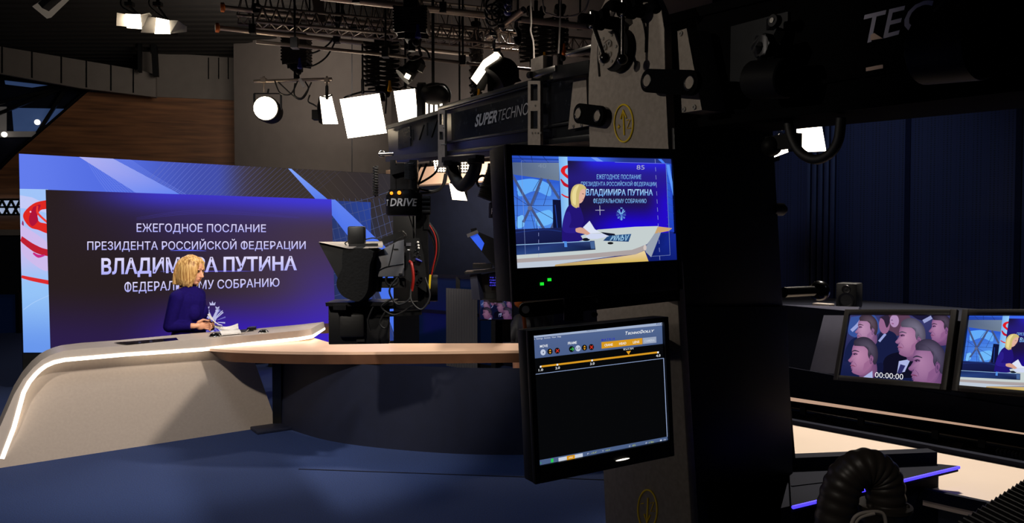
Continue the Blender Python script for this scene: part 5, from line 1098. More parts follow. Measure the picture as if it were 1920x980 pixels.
m = MB(); q = [v-ln_*.55 for v in (lA, lB)]; q2 = [v-ln_*.8 for v in (lA, lB)]; m.hexa([zto(q[0], 0), zto(q[1], 0), zto(q[1], zl), zto(q[0], zl)], [zto(q2[0], 0), zto(q2[1], 0), zto(q2[1], zl), zto(q2[0], zl)]); part('plinth', m, 'navy_dark', t)
m = MB(); m.hexa([v-UP*.002 for v in (lA-ln_*.03, lB-ln_*.03, lB-ln_*.8, lA-ln_*.8)], [v-UP*.03 for v in (lA-ln_*.03, lB-ln_*.03, lB-ln_*.8, lA-ln_*.8)]); part('lower_shelf', m, 'navy_dark', t)
def cmon(scr, name, label, ops, w, h):
    C = scr.C; M = MF; t2 = thing(name, label, 'monitor', C-cup*(h/2+.03), 'monitors set into the console')
    m = MB(); b = .028
    for (x, z, sx, sz) in ((-(w+b)/2, 0, b, h+2*b), ((w+b)/2, 0, b, h+2*b), (0, (h+b)/2, w, b), (0, -(h+b)/2, w, b)): m.box(C+M@V((x, -.004, z)), (sx, .022, sz), M, .003)
    m.box(C+M@V((0, .006, 0)), (w+.04, .01, h+.04), M); part('bezel', m, 'bezel', t2); scr.run(ops); scr.build('display', t2)
cmon(SF, 'console_monitor', 'console monitor showing men in an audience and a 00:00:00 counter', AUD[:-1], .521, .326)
C5 = CF+ce_*.60; SP = Screen(C5, ce_, cup, .521, .326); cmon(SP, 'console_monitor', 'console monitor showing the blonde presenter, beside the audience picture', STUDIO[:-0 or None], .521, .326)
# rails and trays under the console
t = thing('console_rail', 'black pipe rail running below the pale lower lip of the console', 'rail', KX(.4, .1, 0))
RP = lambda x, y: PP(x, y, L0-ln_*.10, ln_)
m = MB(); m.tube([RP(1440, 757), RP(1960, 849)], .016, 14); part('pipe', m, 'black_gloss', t)
for x, y in ((1508, 768), (1616, 788), (1755, 812), (1842, 828)): m = MB(); q = RP(x, y); m.box(q+UP*.0, (.03, .05, .045), Matrix.Rotation(R(-42), 3, 'Z')); m.bar(q, q-ln_*.4+UP*.02, .03); part('bracket', m, 'black_metal', t)
for x, y in ((1530, 775), (1660, 797), (1800, 822)):
    m = MB(); q = RP(x, y)-UP*.03; m.bar(q, q+ln_*.20-UP*.03, .035, .025); m.bar(q-dl*.1-UP*.02, q+dl*.1-UP*.02, .05, .03); m.lathe(q+ln_*.2-UP*.10, UP, [(0, .02), (.01, .05), (.03, .055), (.05, .03)], 14); part('tray_arm', m, 'black_metal', t)
a = RP(1872, 847); m = MB(); N = 60; m.tube([a+dl*(i*.0022)+V((.018*math.cos(i*.9), 0, .018*math.sin(i*.9))) for i in range(N)], .005, 6); m.tube([a+dl*.13, a+dl*.5], .022, 10); solo('coiled_cord', m, 'dark_metal', 'small grey coiled cord hanging under the console below the presenter picture', 'cord')
# loudspeaker and bits on the console
q = cf(1552, 572)-cnh*.18; q.z = zt_; t = thing('loudspeaker', 'small black two-way loudspeaker standing on the console', 'speaker', q)
rs = Matrix((ceh.cross(UP)*0+V((ceh.x, ceh.y, 0)), -cnh, UP)).transposed(); hh = 46/F*q.y*1.0; ww = 28/F*q.y*1.2
m = MB(); m.box(q+UP*hh/2, (ww*1.1, ww*1.3, hh), Matrix.Rotation(R(-38), 3, 'Z'), .008); part('cabinet', m, 'black_plastic', t)
d = Matrix.Rotation(R(-38), 3, 'Z')@V((0, -1, 0)); m = MB(); f = q+d*ww*.655; m.lathe(f+UP*hh*.32, d, [(0, ww*.42), (.004, ww*.42), (.001, ww*.34), (-.004, ww*.12), (.001, .001)], 24); m.lathe(f+UP*hh*.76, d, [(0, ww*.24), (.003, ww*.22), (.0, ww*.12), (.003, .001)], 20); part('driver', m, 'dark_metal', t)
q = cf(1517, 572)-cnh*.12; q.z = zt_; m = MB(); m.box(q+UP*.008, (.10, .06, .016), Matrix.Rotation(R(-50), 3, 'Z'), .003); solo('white_box', m, 'desk_grey', 'small flat white box lying on the console beside the loudspeaker', 'box')
# ================================================================ WHITE LIT TABLE AND NAVY COUNTER
zw = .62; t = thing('white_table', 'long white table lit warmly below the monitor console', 'table', PZ(1700, 960, 0))
T_ = [(1440, 786), (1480, 793), (1700, 834), (1920, 876), (2040, 900), (2040, 986), (1895, 956), (1787, 933), (1640, 900), (1440, 868)]
m = MB(); m.prism([PZ(x, y, zw) for x, y in T_], (0, 0, -.05)); part('tabletop', m, 'white_table', t)
m = MB(); a = [PZ(x, y, zw) for x, y in T_[:5]]
for u, v in zip(a, a[1:]): m.bar(u+UP*.006, v+UP*.006, .035, .03)
part('edge_trim', m, 'navy_dark', t, 'navy edge trim'); m = MB(); a = [PZ(x, y, zw) for x, y in T_[5:9]]
for u, v in zip(a, a[1:]): m.bar(u-UP*.005+cnh*.01, v-UP*.005+cnh*.01, .02, .04)
part('edge_trim', m, 'navy_dark', t, 'navy edge trim'); m = MB(); bc = [PZ(x, y, zw) for x, y in ((1460, 800), (1960, 900), (1940, 950), (1460, 850))]; m.hexa([v-UP*.05 for v in bc], [zto(v, 0) for v in bc]); part('base', m, 'navy', t)
zn = .70; t = thing('navy_counter', 'dark navy counter with a violet light strip along its front edge', 'counter', PZ(1640, 905, 0))
tri = [PZ(1480, 881, zn), PZ(1757, 869, zn), PZ(1797, 873, zn), PZ(1484, 947.6, zn)]
m = MB(); m.prism(tri, (0, 0, -.02)); m.bar(PZ(1484, 911, zn+.001), PZ(1690, 886, zn+.001), .006, .004); part('worktop', m, 'navy_dark', t)
m = MB(); u, v = PZ(1480, 881, zn), PZ(1757, 869, zn); dv = (v-u).normalized(); wv = V((-dv.y, dv.x, 0)); up_h = .042
m.hexa([u, v, v+wv*.05, u+wv*.05], [u+UP*up_h, v+UP*up_h, v+wv*.05+UP*up_h, u+wv*.05+UP*up_h]); part('upstand', m, 'navy_dark', t)
m = MB(); u, v = PZ(1487, 947, zn), PZ(1797, 873, zn); u = PZ(1484, 947.6, zn); dv = (v-u).normalized(); nv = V((dv.y, -dv.x, 0))
N = 150
for k in range(N): q = u.lerp(v, (k+.5)/N); m.bar(q-dv*.0022+nv*.004-UP*.004, q+dv*.0022+nv*.004-UP*.004, .006, .009)
m.tube([u+nv*.002-UP*.004, v+nv*.002-UP*.004], .0028, 6); part('light_strip', m, 'led_blue', t, 'violet dotted light strip')
m = MB(); u2, v2 = u-nv*.04, v-nv*.04-dv*.05; bk_ = PZ(1757, 869, zn)
m.hexa([zto(u2, zn-.02), zto(v2, zn-.02), zto(bk_, zn-.02), zto(PZ(1480, 881, zn), zn-.02)], [zto(u2, 0), zto(v2, 0), zto(bk_, 0), zto(PZ(1480, 881, zn), 0)]); part('body', m, 'navy_dark', t)
m = MB(); q = PZ(1830, 975, .30); m.tube([q, q+V((.3, -.2, 0))], .006); solo('floor_light_strip', m, 'led_blue', 'short violet light strip low down at the bottom right corner', 'light strip') if 0 else None
# ribbed black box in the lower right corner
t = thing('ribbed_box', 'black ribbed equipment box on the floor beside the hose stand', 'equipment box', PZ(1880, 1200, 0)); BY = 1.75
a, b, c2, d2 = P(1792, 985, BY), P(1925, 900, BY+.25), P(2060, 960, BY+.2), P(1930, 1060, BY-.1)
m = MB(); m.hexa([a, b, c2, d2], [zto(v, 0) for v in (a, b, c2, d2)]); part('casing', m, 'black_plastic', t); m = MB()
for k in range(16): f = (k+.3)/16; m.bar(a.lerp(b, f)+UP*.004, d2.lerp(c2, f)+UP*.004, .010, .012)
part('cooling_ribs', m, 'black_rubber', t)
# hose arch on a pedestal
HY = 1.72; t = thing('hose_stand', 'thick black ribbed hose arching into a round collar on a black pedestal', 'hose', zto(P(1640, 1000, HY), 0))
hp = [P(1556, 1060, HY), P(1563, 985, HY), P(1573, 930, HY), P(1590, 893, HY), P(1620, 875, HY), P(1645, 883, HY), P(1658, 905, HY), P(1661, 945, HY)]
q = spline(hp, 12); m = MB(); m.tube(q, [.041+.0028*(abs((i % 5)-2)/2) for i in range(len(q))], 24); part('ribbed_hose', m, 'hose_rubber', t, 'ribbed black hose')
c = P(1658, 948, HY); m = MB(); m.lathe(c, UP, [(-.034, .052), (-.008, .056), (-.004, .06), (.004, .06), (.006, .044)], 36); m.ball(c+V((-.042, -.02, .006)), .007); m.ball(c+V((.042, -.02, .006)), .007); part('collar', m, 'hose_rubber', t, 'round black collar')
m = MB(); e = P(1690, 985, HY+.06); m.box((e.x, e.y, e.z/2-.01), (.13, .16, e.z-.02), None, .01); f = hp[0]; m.disc((f.x, f.y, 0), UP, .06, f.z+.02); m.box((c.x, c.y, (c.z-.03)/2), (.06, .06, c.z-.03)); part('pedestal', m, 'black_metal', t)
m = MB(); m.tube(spline([P(1592, 1000, HY-.08), P(1602, 970, HY-.08), P(1625, 960, HY-.08), P(1655, 962, HY-.08), P(1662, 990, HY-.08)], 6), .004); m.tube(spline([P(1598, 1000, HY-.08), P(1610, 972, HY-.08), P(1640, 962, HY-.085)], 6), .004); part('white_cable', m, 'white_cable', t, 'thin white cable')
# ================================================================ LAMPS
def hang(p, top=4.68): return V((p.x, p.y, top))
CK = 0
def yoke(m, c, w, top, rod=.012):
    for s in (-1, 1): m.bar(c+V((s*w, 0, 0)), c+V((s*w, 0, top-.0)), .02, .01)
    m.bar(c+V((-w, 0, top)), c+V((w, 0, top)), .02, .01)
def panel_lamp(quad, Y, dep, label, mt='lamp', grp='soft panel lamps', back=.6, spig=None, dy=(0, 0, 0, 0), rod=0):
    f = [P(x, y, Y+d) for (x, y), d in zip(quad, dy)]; c = sum(f, V())/4; n = (f[1]-f[0]).cross(f[3]-f[0]).normalized(); n = n if n.y < 0 else -n
    t = thing('panel_lamp', label, 'studio lamp', c, grp)
    m = MB(); m.prism(f, -n*.006); part('diffuser', m, mt, t, 'glowing white front')
    m = MB(); b = [c+(v-c)*back-n*dep for v in f]; fo_ = [c+(v-c)*1.03-n*.008 for v in f]; m.hexa(fo_, b); m.box(c-n*(dep+.03), (.16, .1, .1)); part('housing', m, 'black_metal', t)
    m = MB(); top = max(v.z for v in f); tp = spig or V((c.x, c.y+.1, top+.25)); u = (f[1]-f[0])*.54
    for s in (-1, 1): m.tube(spline([c+u*s-n*.05, c+u*s*1.0+UP*((top-c.z)*.9)-n*.06, V((tp.x, tp.y, tp.z-.08)).lerp(c+u*s+UP*((top-c.z)), .6), V((tp.x, tp.y, tp.z-.06))], 4), .009, 6)
    m.tube([V((tp.x, tp.y, tp.z-.08)), tp+UP*.06], .016, 10); m.tube([tp, V((tp.x, tp.y, max(rod, tp.z+.1)))], .010, 8); part('yoke', m, 'dark_metal', t); return t
# crossbar with the hot spotlight and the narrow soft lamp
LY = 7.8
t = thing('lamp_bar', 'thin horizontal pipe hanging under the compact pantograph, carrying two lamps', 'pipe', P(548, 150, LY))
m = MB(); m.tube([P(476, 152.5, LY), P(622, 148, LY)], .016, 12); part('pipe', m, 'pipe_steel', t); m = MB()
for x in (494.5, 613): m = MB(); m.tube([P(x, 143, LY), P(x, 160, LY)], .011); m.box(P(x, 150.5, LY), (.05, .05, .045)); m.tube([P(x, 158, LY), P(x, 172, LY)], .008); part('clamp', m, 'pipe_steel', t)
cables([[P(515, 151, LY-.03), P(525, 174, LY-.03), P(545, 176, LY-.03), P(558, 152, LY-.03)], [P(553, 156, LY-.03), P(552, 178, LY-.03), P(565, 184, LY-.03), P(576, 170, LY-.03), P(584, 154, LY-.03)], [P(520, 152, LY), P(560, 186, LY), P(578, 168, LY), P(572, 153, LY)], [P(581, 178, LY), P(578, 190, LY), P(588, 196, LY), P(594, 200, LY)]], .008, 'black_rubber', t); m = MB(); m.box(P(566, 155, LY-.05), (.03, .01, .10), Matrix.Rotation(-.5, 3, 'Y')); part('paper_tag', m, 'paper', t)
c = P(498, 203, LY); t = thing('spotlight', 'very bright round spotlight glowing under one end of the thin hanging pipe', 'studio lamp', c)
m = MB(); d = V((.10, -1, -.02)).normalized(); m.lathe(c, d, [(0, .118), (.012, .118)], 32); part('lens', m, 'lamp_hot', t, 'glaring lens'); m = MB(); m.lathe(c-d*.30, d, [(0, .09), (.03, .125), (.27, .135), (.298, .128)], 32); part('housing', m, 'black_metal', t); m = MB()
for s in (-1, 1): m.bar(c-d*.1+V((s*.14, 0, 0)), c-d*.1+V((s*.14, 0, .17)), .02, .01)
m.bar(c-d*.1+V((-.14, 0, .17)), c-d*.1+V((.14, 0, .17)), .02, .01); m.tube([c-d*.1+UP*.17, V((c.x, c.y+.1, P(498, 172, LY).z+.05))], .01); part('yoke', m, 'dark_metal', t)
panel_lamp([(600, 181), (621, 177), (634, 232), (606, 232)], LY, .14, 'narrow glowing soft lamp beside the round spotlight on the hanging pipe', spig=P(613, 172, LY), dy=(.05, .15, .25, 0))
panel_lamp([(637, 186), (711, 175), (725, 249), (652, 259)], 7.2, .22, 'largest square white soft lamp between the narrow lamp and the crane tip', spig=P(680, 160, 7.3), rod=3.4)
panel_lamp([(738, 171), (778, 166), (783, 222), (748, 231)], 7.0, .2, 'white soft lamp just above the crane tip', spig=P(760, 150, 7.1), rod=3.4)
# LED panel and small fresnel below the crane
t = thing('led_panel', 'bright LED panel with visible dots hanging behind the crane below its tip', 'studio lamp', P(846, 308, 7.6))
A = [P(811, 296, 7.6), P(880, 291, 7.6), P(880, 324, 7.6), P(815, 322, 7.6)]; m = MB(); m.hexa(A, [v+V((0, .08, .0)) for v in A]); part('housing', m, 'dark_metal', t); m = MB()
for i in range(13):
    for j in range(6): q = A[0].lerp(A[1], (i+.5)/13).lerp(A[3].lerp(A[2], (i+.5)/13), (j+.5)/6); m.ball(q+V((0, -.004, 0)), .011, None, 8, 6)
part('light_dots', m, 'lamp_soft', t, 'glowing dots'); m = MB(); yoke(m, P(846, 310, 7.62), .21, .2); m.tube([P(846, 270, 7.62), P(846, 240, 7.62)], .014); part('yoke', m, 'black_metal', t)
panel_lamp([(842, 343), (868, 352), (876, 376), (848, 374)], 7.4, .16, 'small warm lamp with open flap hanging below the LED panel', 'lamp_soft', spig=P(862, 330, 7.4), rod=4.68)
# two-flap fixture pair at the upper left
LZ = 8.4
def flap_lamp(quad, wings, Y, label, hx_):
    f = [P(x, y, Y) for x, y in quad]; c = sum(f, V())/4; t = thing('flap_lamp', label, 'studio lamp', c, 'flap lamps under the ceiling'); m = MB(); m.prism(f, (0, .01, 0)); part('diffuser', m, 'lamp', t, 'glowing front')
    for wq in wings: m = MB(); m.prism([P(x, y, Y-d) for x, y, d in wq], (0, .006, .004)); part('flap', m, 'diffuser', t, 'pale barn door flap')
    m = MB(); m.hexa([c+(v-c)*1.05+V((0, .015, 0)) for v in f], [c+(v-c)*.7+V((0, .25, .03)) for v in f]); part('housing', m, 'black_metal', t)
    m = MB(); p0 = c+V((0, .14, .10)); m.tube([p0, P(hx_, 12, Y+.1)], .014); m.tube([P(hx_, 12, Y+.1), hang(P(hx_, 12, Y+.1), 4.3)], .02); m.box(P(hx_, 8, Y+.08), (.09, .06, .04)); m.tube(spline([p0, P(hx_-16, 10, Y+.1), P(hx_-8, -20, Y+.1)], 5), .008); part('hanger', m, 'dark_metal', t)
flap_lamp([(235, 26), (263, 27), (265, 54), (238, 52)], [[(219, 24, .1), (235, 27, 0), (238, 50, 0), (218, 48, .1)], [(263, 28, 0), (280, 24, .1), (285, 28, .1), (266, 52, 0)]], LZ, 'left lamp of the bright pair under the dark ceiling', 243)
flap_lamp([(293, 33), (317, 38), (319, 63), (290, 63)], [[(266, 54, .05), (277, 32, .1), (293, 33, 0), (290, 62, 0), (264, 61, .05)], [(317, 38, 0), (334, 38, .12), (350, 50, .12), (350, 60, .12), (319, 63, 0)]], LZ-.1, 'right lamp of the bright pair, with a long pale flap', 296)
# unlit tube fixture at the top left corner
t = thing('tube_lamp', 'unlit white tube lamp housing under the dark ceiling', 'studio lamp', P(95, 15, 7.6)); m = MB()
m.hexa([P(60, 12, 7.6), P(88, 35, 7.6), P(96, 33, 7.6), P(134, -4, 7.6), P(100, -14, 7.6)], [P(66, 8, 7.9), P(86, 28, 7.9), P(94, 27, 7.9), P(128, -8, 7.9), P(100, -16, 7.9)]); part('shell', m, 'diffuser', t); m = MB(); m.bar(P(82, 14, 7.55), P(112, -12, 7.55), .12, .06); m.tube([P(105, -6, 7.7), hang(P(105, -6, 7.7), 4.68)], .02); part('bracket', m, 'dark_metal', t)
# fixture with bright flap above the beam
t = thing('fresnel_lamp', 'black lamp with a bright white flap above the lettered crane beam', 'studio lamp', P(930, 135, 6.2)); FYY = 6.2
m = MB(); m.lathe(P(960, 125, FYY+.05), V((-.6, -.3, -.55)), [(0, .08), (.04, .12), (.20, .13), (.22, .12)], 24); m.box(P(920, 150, FYY), (.05, .1, .2)); m.hexa([P(893, 165, FYY), P(905, 130, FYY), P(930, 120, FYY), P(960, 130, FYY), P(978, 152, FYY), P(955, 158, FYY), P(945, 136, FYY), P(920, 138, FYY), P(908, 170, FYY)], [P(893, 165, FYY+.1), P(905, 130, FYY+.1), P(930, 120, FYY+.1), P(960, 130, FYY+.1), P(978, 152, FYY+.1), P(955, 158, FYY+.1), P(945, 136, FYY+.1), P(920, 138, FYY+.1), P(908, 170, FYY+.1)]); part('housing', m, 'black_metal', t)
m = MB(); m.prism([P(883, 147, FYY-.08), P(894, 158, FYY-.08), P(912, 132, FYY-.04), P(934, 110, FYY), P(939, 101, FYY), P(929, 97, FYY), P(906, 113, FYY-.04)], (0, .01, 0)); part('flap', m, 'lamp_soft', t, 'white flap with lamp light put in as glow'); m = MB(); m.prism([P(917, 152, FYY+.12), P(926, 142, FYY+.12), P(945, 138, FYY+.12), P(953, 143, FYY+.12), P(945, 149, FYY+.12), P(930, 145, FYY+.12)], (0, .01, 0)); part('lower_flap', m, 'lamp_soft', t, 'lower flap with lamp light put in as glow')  # flaps emit in place of catching the lamp's light
m = MB(); m.tube([P(926, 92, FYY), P(926, 72, FYY)], .014); m.tube(spline([P(926, 92, FYY), P(938, 100, FYY), P(946, 115, FYY)], 5), .012); m.box(P(932, 95, FYY), (.06, .04, .03)); m.tube([P(966, 62, FYY+.05), P(968, 40, FYY+.05)], .016); part('spigot', m, 'silver', t)
m = MB(); m.tube([P(914, 71, FYY), P(983, 18, FYY-.3)], .026, 20); part('pipe', m, 'pipe_steel', t, 'bare steel pipe'); m = MB()
for x, y in ((925, 64), (941, 50), (966, 31)): q = P(x, y, FYY-.12); m.torus(q, (P(983, 18, FYY-.3)-P(914, 71, FYY)), .034, .012, 16, 8); m.box(q+V((0, -.04, -.01)), (.04, .03, .03))
part('pipe_clamp', m, 'silver', t); m = MB(); m.lathe(P(983, 18, FYY-.3), P(983, 18, FYY-.3)-P(914, 71, FYY), [(-.01, .027), (.002, .027), (.003, .02), (-.003, .02)], 20); part('pipe_mouth', m, 'black_gloss', t); m = MB(); m.tube(spline([P(968, 52, FYY), P(974, 66, FYY), P(971, 82, FYY), P(966, 70, FYY)], 5), .02); m.tube([P(948, 42, FYY-.1), P(945, 20, FYY-.1), hang(P(945, 10, FYY-.1), 4.1)], .03, 10); part('hanger', m, 'dark_metal', t)
# round dark fixture with bright fins right of the panel lamps
t = thing('finned_lamp', 'dark round lamp with bright vertical fins above the crane tip', 'studio lamp', P(812, 190, 6.8)); m = MB(); m.ball(P(816, 178, 6.85), (.15, .14, .11)); m.box(P(792, 188, 6.85), (.07, .12, .30)); m.tube(spline([P(800, 162, 6.7), P(830, 158, 6.7), P(843, 172, 6.7), P(842, 192, 6.7)], 6), .009); part('housing', m, 'black_rubber', t); m = MB()
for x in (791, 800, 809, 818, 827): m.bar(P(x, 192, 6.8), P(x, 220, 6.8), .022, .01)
part('fin', m, 'lamp_soft', t, 'bright fins with reflected light put in as glow'); m = MB(); m.bar(P(787, 158, 6.8), P(787, 225, 6.8), .05, .04); m.tube([P(812, 165, 6.85), hang(P(812, 100, 6.85), 4.0)], .014); part('hanger', m, 'dark_metal', t)  # fin emission stands in for reflected lamp light
# small dark profile lamp
t = thing('profile_lamp', 'small dark lamp with a lit edge hanging under the big pantograph', 'studio lamp', P(775, 132, 6.8)); m = MB(); m.lathe(P(790, 112, 6.9), V((-.75, -.2, -.75)), [(0, .05), (.02, .07), (.18, .07), (.19, .085), (.24, .085)], 20); m.box(P(768, 140, 6.8), (.10, .02, .06), Matrix.Rotation(.6, 3, 'Y')); part('housing', m, 'black_metal', t); m = MB(); m.box(P(764, 143, 6.72), (.045, .02, .04), Matrix.Rotation(.5, 3, 'Y')); part('lit_edge', m, 'lamp_soft', t); m = MB(); m.tube(spline([P(790, 105, 6.9), P(786, 90, 6.9), P(788, 70, 6.9)], 5), .014); part('hanger', m, 'dark_metal', t); m = MB(); m.box(P(791, 128, 6.75), (.05, .03, .07), Matrix.Rotation(.5, 3, 'Y')); part('connector', m, 'silver', t)
# right lamp behind the cable loop
panel_lamp([(1494, 242), (1541, 237), (1550, 266), (1545, 283), (1498, 285)][0:1]+[(1541, 237), (1549, 283), (1497, 285)], 5.6, .25, 'bright square lamp seen through the cable loop under the crane beam', spig=P(1520, 205, 5.7), rod=4.68)
RL = panel_lamp([(1440, 283), (1474, 262), (1478, 285), (1440, 299)], 5.3, .2, 'bright lamp half hidden behind the top of the crane mast', spig=P(1462, 230, 5.4), rod=4.68)
m = MB(); m.box(P(1445, 306, 5.2), (.03, .01, .035)); text_on(m, '2', (P(1443, 309, 5.19), P(1447.5, 309, 5.19), P(1447.5, 303, 5.19), P(1443, 303, 5.19)), V((0, -.003, 0)), .02); 
for f in m.b.faces: f.material_index = 0
for f in list(m.b.faces)[6:]: f.material_index = 1
m.b.faces.ensure_lookup_table(); part('number_tag', m, ['curtain', 'black_gloss'], RL, 'small tag numbered 2')
# ================================================================ GRID: pipes, truss, pantographs, cables
def pipe_run(a, b, z, r, name, label, caps=True, mt='pipe_steel'):
    A, B_ = PZ(*a, z), PZ(*b, z); t = thing(name, label, 'pipe', (A+B_)/2, 'ceiling grid pipes'); m = MB(); m.tube([A, B_], r, 14); part('pipe', m, mt, t)
    if caps: m = MB(); d = (A-B_).normalized(); m.lathe(A-d*.02, d, [(0, r*1.1), (.01, r*1.9), (.04, r*1.9), (.045, r)], 16); part('end_cap', m, 'orange_plastic', t, 'orange end cap')
    for f in (.12, .42, .7): m = MB(); q = A.lerp(B_, f); m.box(q+UP*.02, (.06, .08, .09)); m.tube([q, V((q.x, q.y, 4.68))], .01); part('pipe_hanger', m, 'dark_metal', t)
pipe_run((418, 14), (900, 66), 3.72, .024, 'grid_pipe', 'steel pipe with an orange end cap, upper of the two')
pipe_run((408, 52), (900, 104), 3.55, .024, 'grid_pipe', 'steel pipe with an orange end cap, lower of the two')
pipe_run((600, -6), (1110, 51), 3.5, .03, 'grid_pipe', 'bright steel pipe running under the ceiling above the square pantograph', False)
pipe_run((880, 27), (1340, 78), 3.7, .022, 'grid_pipe', 'dim steel pipe above the lamp with the bright flap', False)
pipe_run((480, 78), (1010, 132), 3.2, .016, 'grid_pipe', 'thinnest low steel pipe behind the pantographs', False, 'truss_steel')
def truss(a, b, z, h, w, n, label):
    A, B_ = PZ(*a, z), PZ(*b, z); t = thing('lattice_truss', label, 'truss', (A+B_)/2, 'ceiling trusses'); d = (B_-A).normalized(); sd = V((-d.y, d.x, 0)); ch = [(0, 0), (w, 0), (w/2, h)]; m = MB()
    for s, u in ch: m.tube([A+sd*s+UP*u, B_+sd*s+UP*u], .014, 8)
    part('chord', m, 'truss_steel', t); m = MB()
    for k in range(n):
        for (s0, u0), (s1, u1) in ((ch[0], ch[2]), (ch[1], ch[2]), (ch[0], ch[1])):
            p0, p1, p2 = A.lerp(B_, k/n), A.lerp(B_, (k+.5)/n), A.lerp(B_, (k+1)/n); m.tube([p0+sd*s0+UP*u0, p1+sd*s1+UP*u1], .006, 6); m.tube([p1+sd*s1+UP*u1, p2+sd*s0+UP*u0], .006, 6)
    part('lattice', m, 'truss_steel', t); m = MB()
    for f in (.1, .5, .9): m.tube([A.lerp(B_, f)+sd*w/2+UP*h, V(((A.lerp(B_, f)+sd*w/2).x, (A.lerp(B_, f)+sd*w/2).y, 4.68))], .008)
    part('suspension_cable', m, 'black_metal', t)
truss((444, 28), (800, 60), 3.75, .32, .32, 16, 'shorter lattice truss above the orange-capped pipes'); truss((700, 40), (1110, 78), 3.85, .32, .32, 16, 'lattice truss behind the square pantograph'); truss((480, 40), (1330, 118), 3.45, .16, .2, 40, 'long low lattice truss farthest back in the grid')
def pantograph(px, y0, y1, wpx, Y, n, label, tip='yellow_plastic', dense=1):
    top, bot = P(px, y0, Y), P(px, y1, Y); w = wpx/F*Y/2; hz_ = (top.z-bot.z)/n; t = thing('pantograph', label, 'lamp hanger', bot, 'spring pantograph hangers')
    m = MB(); m.box(top+UP*.04, (w*.9, .18, .08), None, .01)
    for s in (-1, 1): m.disc(top+V((s*w*.4, -.08, .10)), V((0, 1, 0)), .03, .16)
    m.tube([top+UP*.08, V((top.x, top.y, max(top.z+.2, 3.75)))], .02); part('carriage', m, 'black_metal', t)
    m = MB()
    for k in range(n):
        za, zb2 = top.z-hz_*k, top.z-hz_*(k+1)
        for yy in (-.09, .09):
            for s in (-1, 1): m.bar(V((top.x-s*w, top.y+yy+s*.006, za)), V((top.x+s*w, top.y+yy+s*.006, zb2)), .012, .03 if dense else .022)
        for s in (-1, 1): m.tube([V((top.x+s*w, top.y-.11, za)), V((top.x+s*w, top.y+.11, za))], .012, 8)
    part('scissor_arms', m, 'pantograph_black', t); m = MB()
    for s in (-1, 1): m.lathe(V((top.x+s*w*.3, top.y-.02, bot.z)), UP, [(0, .02), (top.z-bot.z, .02)], 8)
    part('tension_spring', m, 'black_rubber', t); m = MB(); m.box(bot-UP*.03, (w*.8, .16, .06), None, .01); m.disc(bot-UP*.14, UP, .03, .10); m.ball(bot+V((w*.35, -.08, -.09)), .03); part('lower_carriage', m, 'black_metal', t)
    if tip: m = MB(); m.lathe(bot+V((w*.5, -.1, -.13 if 0 else .0)), -UP, [(-.05, .012), (0, .014), (.03, .022), (.055, .026), (.065, .012)], 12); part('pull_handle', m, tip, t, 'small coloured pull handle')
pantograph(556, 70, 122, 44, 7.8, 9, 'compact dark pantograph holding the pipe with the hot spotlight', 'blue_plastic')
pantograph(718, 84, 164, 62, 7.9, 9, 'wide open dark pantograph with staggered arms above the largest soft lamp', 'yellow_plastic', 0)
pantograph(772, 20, 64, 58, 6.2, 8, 'square folded black pantograph high above the crane tip', 'blue_plastic')
pantograph(893, 66, 178, 22, 8.1, 8, 'narrow stretched pantograph behind the lamp with the bright flap', 'yellow_plastic', 0)
pantograph(1005, 40, 112, 60, 7.4, 9, 'broad pantograph in the shade behind the thin pale cables', 'yellow_plastic', 0)
pantograph(1050, 36, 96, 26, 7.6, 7, 'small shaded pantograph nearest the crane pivot', 'orange_plastic', 0)
pantograph(945, -30, 18, 26, 6.1, 6, 'small pantograph holding the bare steel pipe', 'blue_plastic')
def fcord(pts, Y, r, name, label, mt='black_rubber'): m = MB(); m.tube(spline([P(x, y, Y+(d[0] if d else 0)) for x, y, *d in pts], 8), r, 8); solo(name, m, mt, label, 'cable', 'cables hanging from the grid')
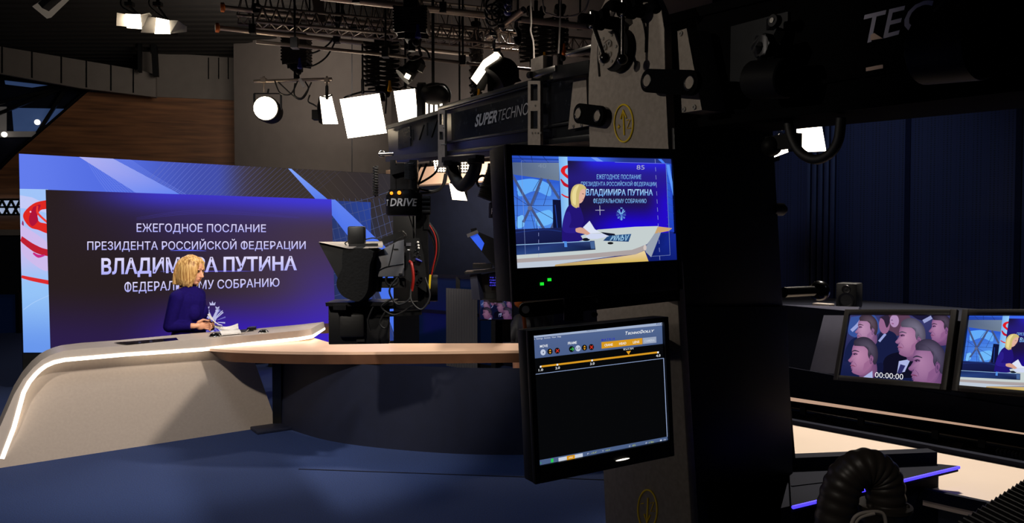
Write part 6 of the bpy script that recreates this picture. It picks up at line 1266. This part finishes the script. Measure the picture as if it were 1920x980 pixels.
fcord([(994, -20), (996, 40), (995, 58), (1000, 80), (1001, 110)], 5.2, .006, 'hanging_cable', 'thin pale cable dropping to the slider block', 'white_cable')
fcord([(1051, -20), (1050, 40), (1047, 100)], 5.2, .006, 'hanging_cable', 'thin straight pale cable dropping behind the slider rail', 'white_cable')
fcord([(645, 0), (638, 40), (622, 76), (600, 94), (578, 102)], 7.6, .009, 'hanging_cable', 'black cable curving down to the compact pantograph, upper one')
fcord([(642, 10), (632, 66), (614, 104), (590, 122), (574, 124)], 7.6, .009, 'hanging_cable', 'black cable curving down to the compact pantograph, lower one')
fcord([(1012, -60), (1019, 15), (1030, 26), (1055, 32), (1085, 26), (1100, 12), (1110, -40)], 6.0, .008, 'hanging_cable', 'pale cable sagging between two grid pipes', 'white_cable')
fcord([(772, 62), (770, 96), (764, 104), (772, 112), (790, 104), (784, 88), (800, 96), (806, 110)], 6.5, .01, 'hanging_cable', 'tangled black cable under the square pantograph')
fcord([(640, 8), (650, 40), (660, 52), (690, 50)], 7.9, .012, 'hanging_cable', 'black cable bundle lying along the shorter lattice truss')
fcord([(905, 0), (899, 34), (896, 60)], 7.0, .005, 'hanging_cable', 'thin dark cord above the narrow pantograph')
m = MB(); q = P(594, 10, 7.4); m.bar(q+UP*.1, P(602, 42, 7.4), .10, .03); m.bar(P(604, 0, 7.4), P(606, 42, 7.4), .03); m.ball(P(604, 42, 7.4), .02); solo('grid_bracket', m, 'truss_steel', 'pale upright bracket fixed to the ceiling grid beside the square pantograph', 'bracket')
m = MB(); c = P(945, 12, 5.9)
for k in range(5): m.torus(c+V((.05*(k % 2)-.09, .01*k, -.02*k)), V((.3*k-.6, 1, .2)), .06, .009, 20, 6)
m.mi = 1
for dz in (.0, -.05): m.ball(P(952, 12, 5.8)+UP*dz, (.03, .03, .022)); 
m.mi = 2
for dz in (.025, -.025): m.torus(P(954, 11, 5.75)+UP*dz, V((.3, -1, 0)), .018, .006, 14, 6)
solo('cable_hank', m, ['black_rubber', 'blue_plastic', 'silver'], 'coiled cable with blue plugs hanging above the bare steel pipe', 'cable')
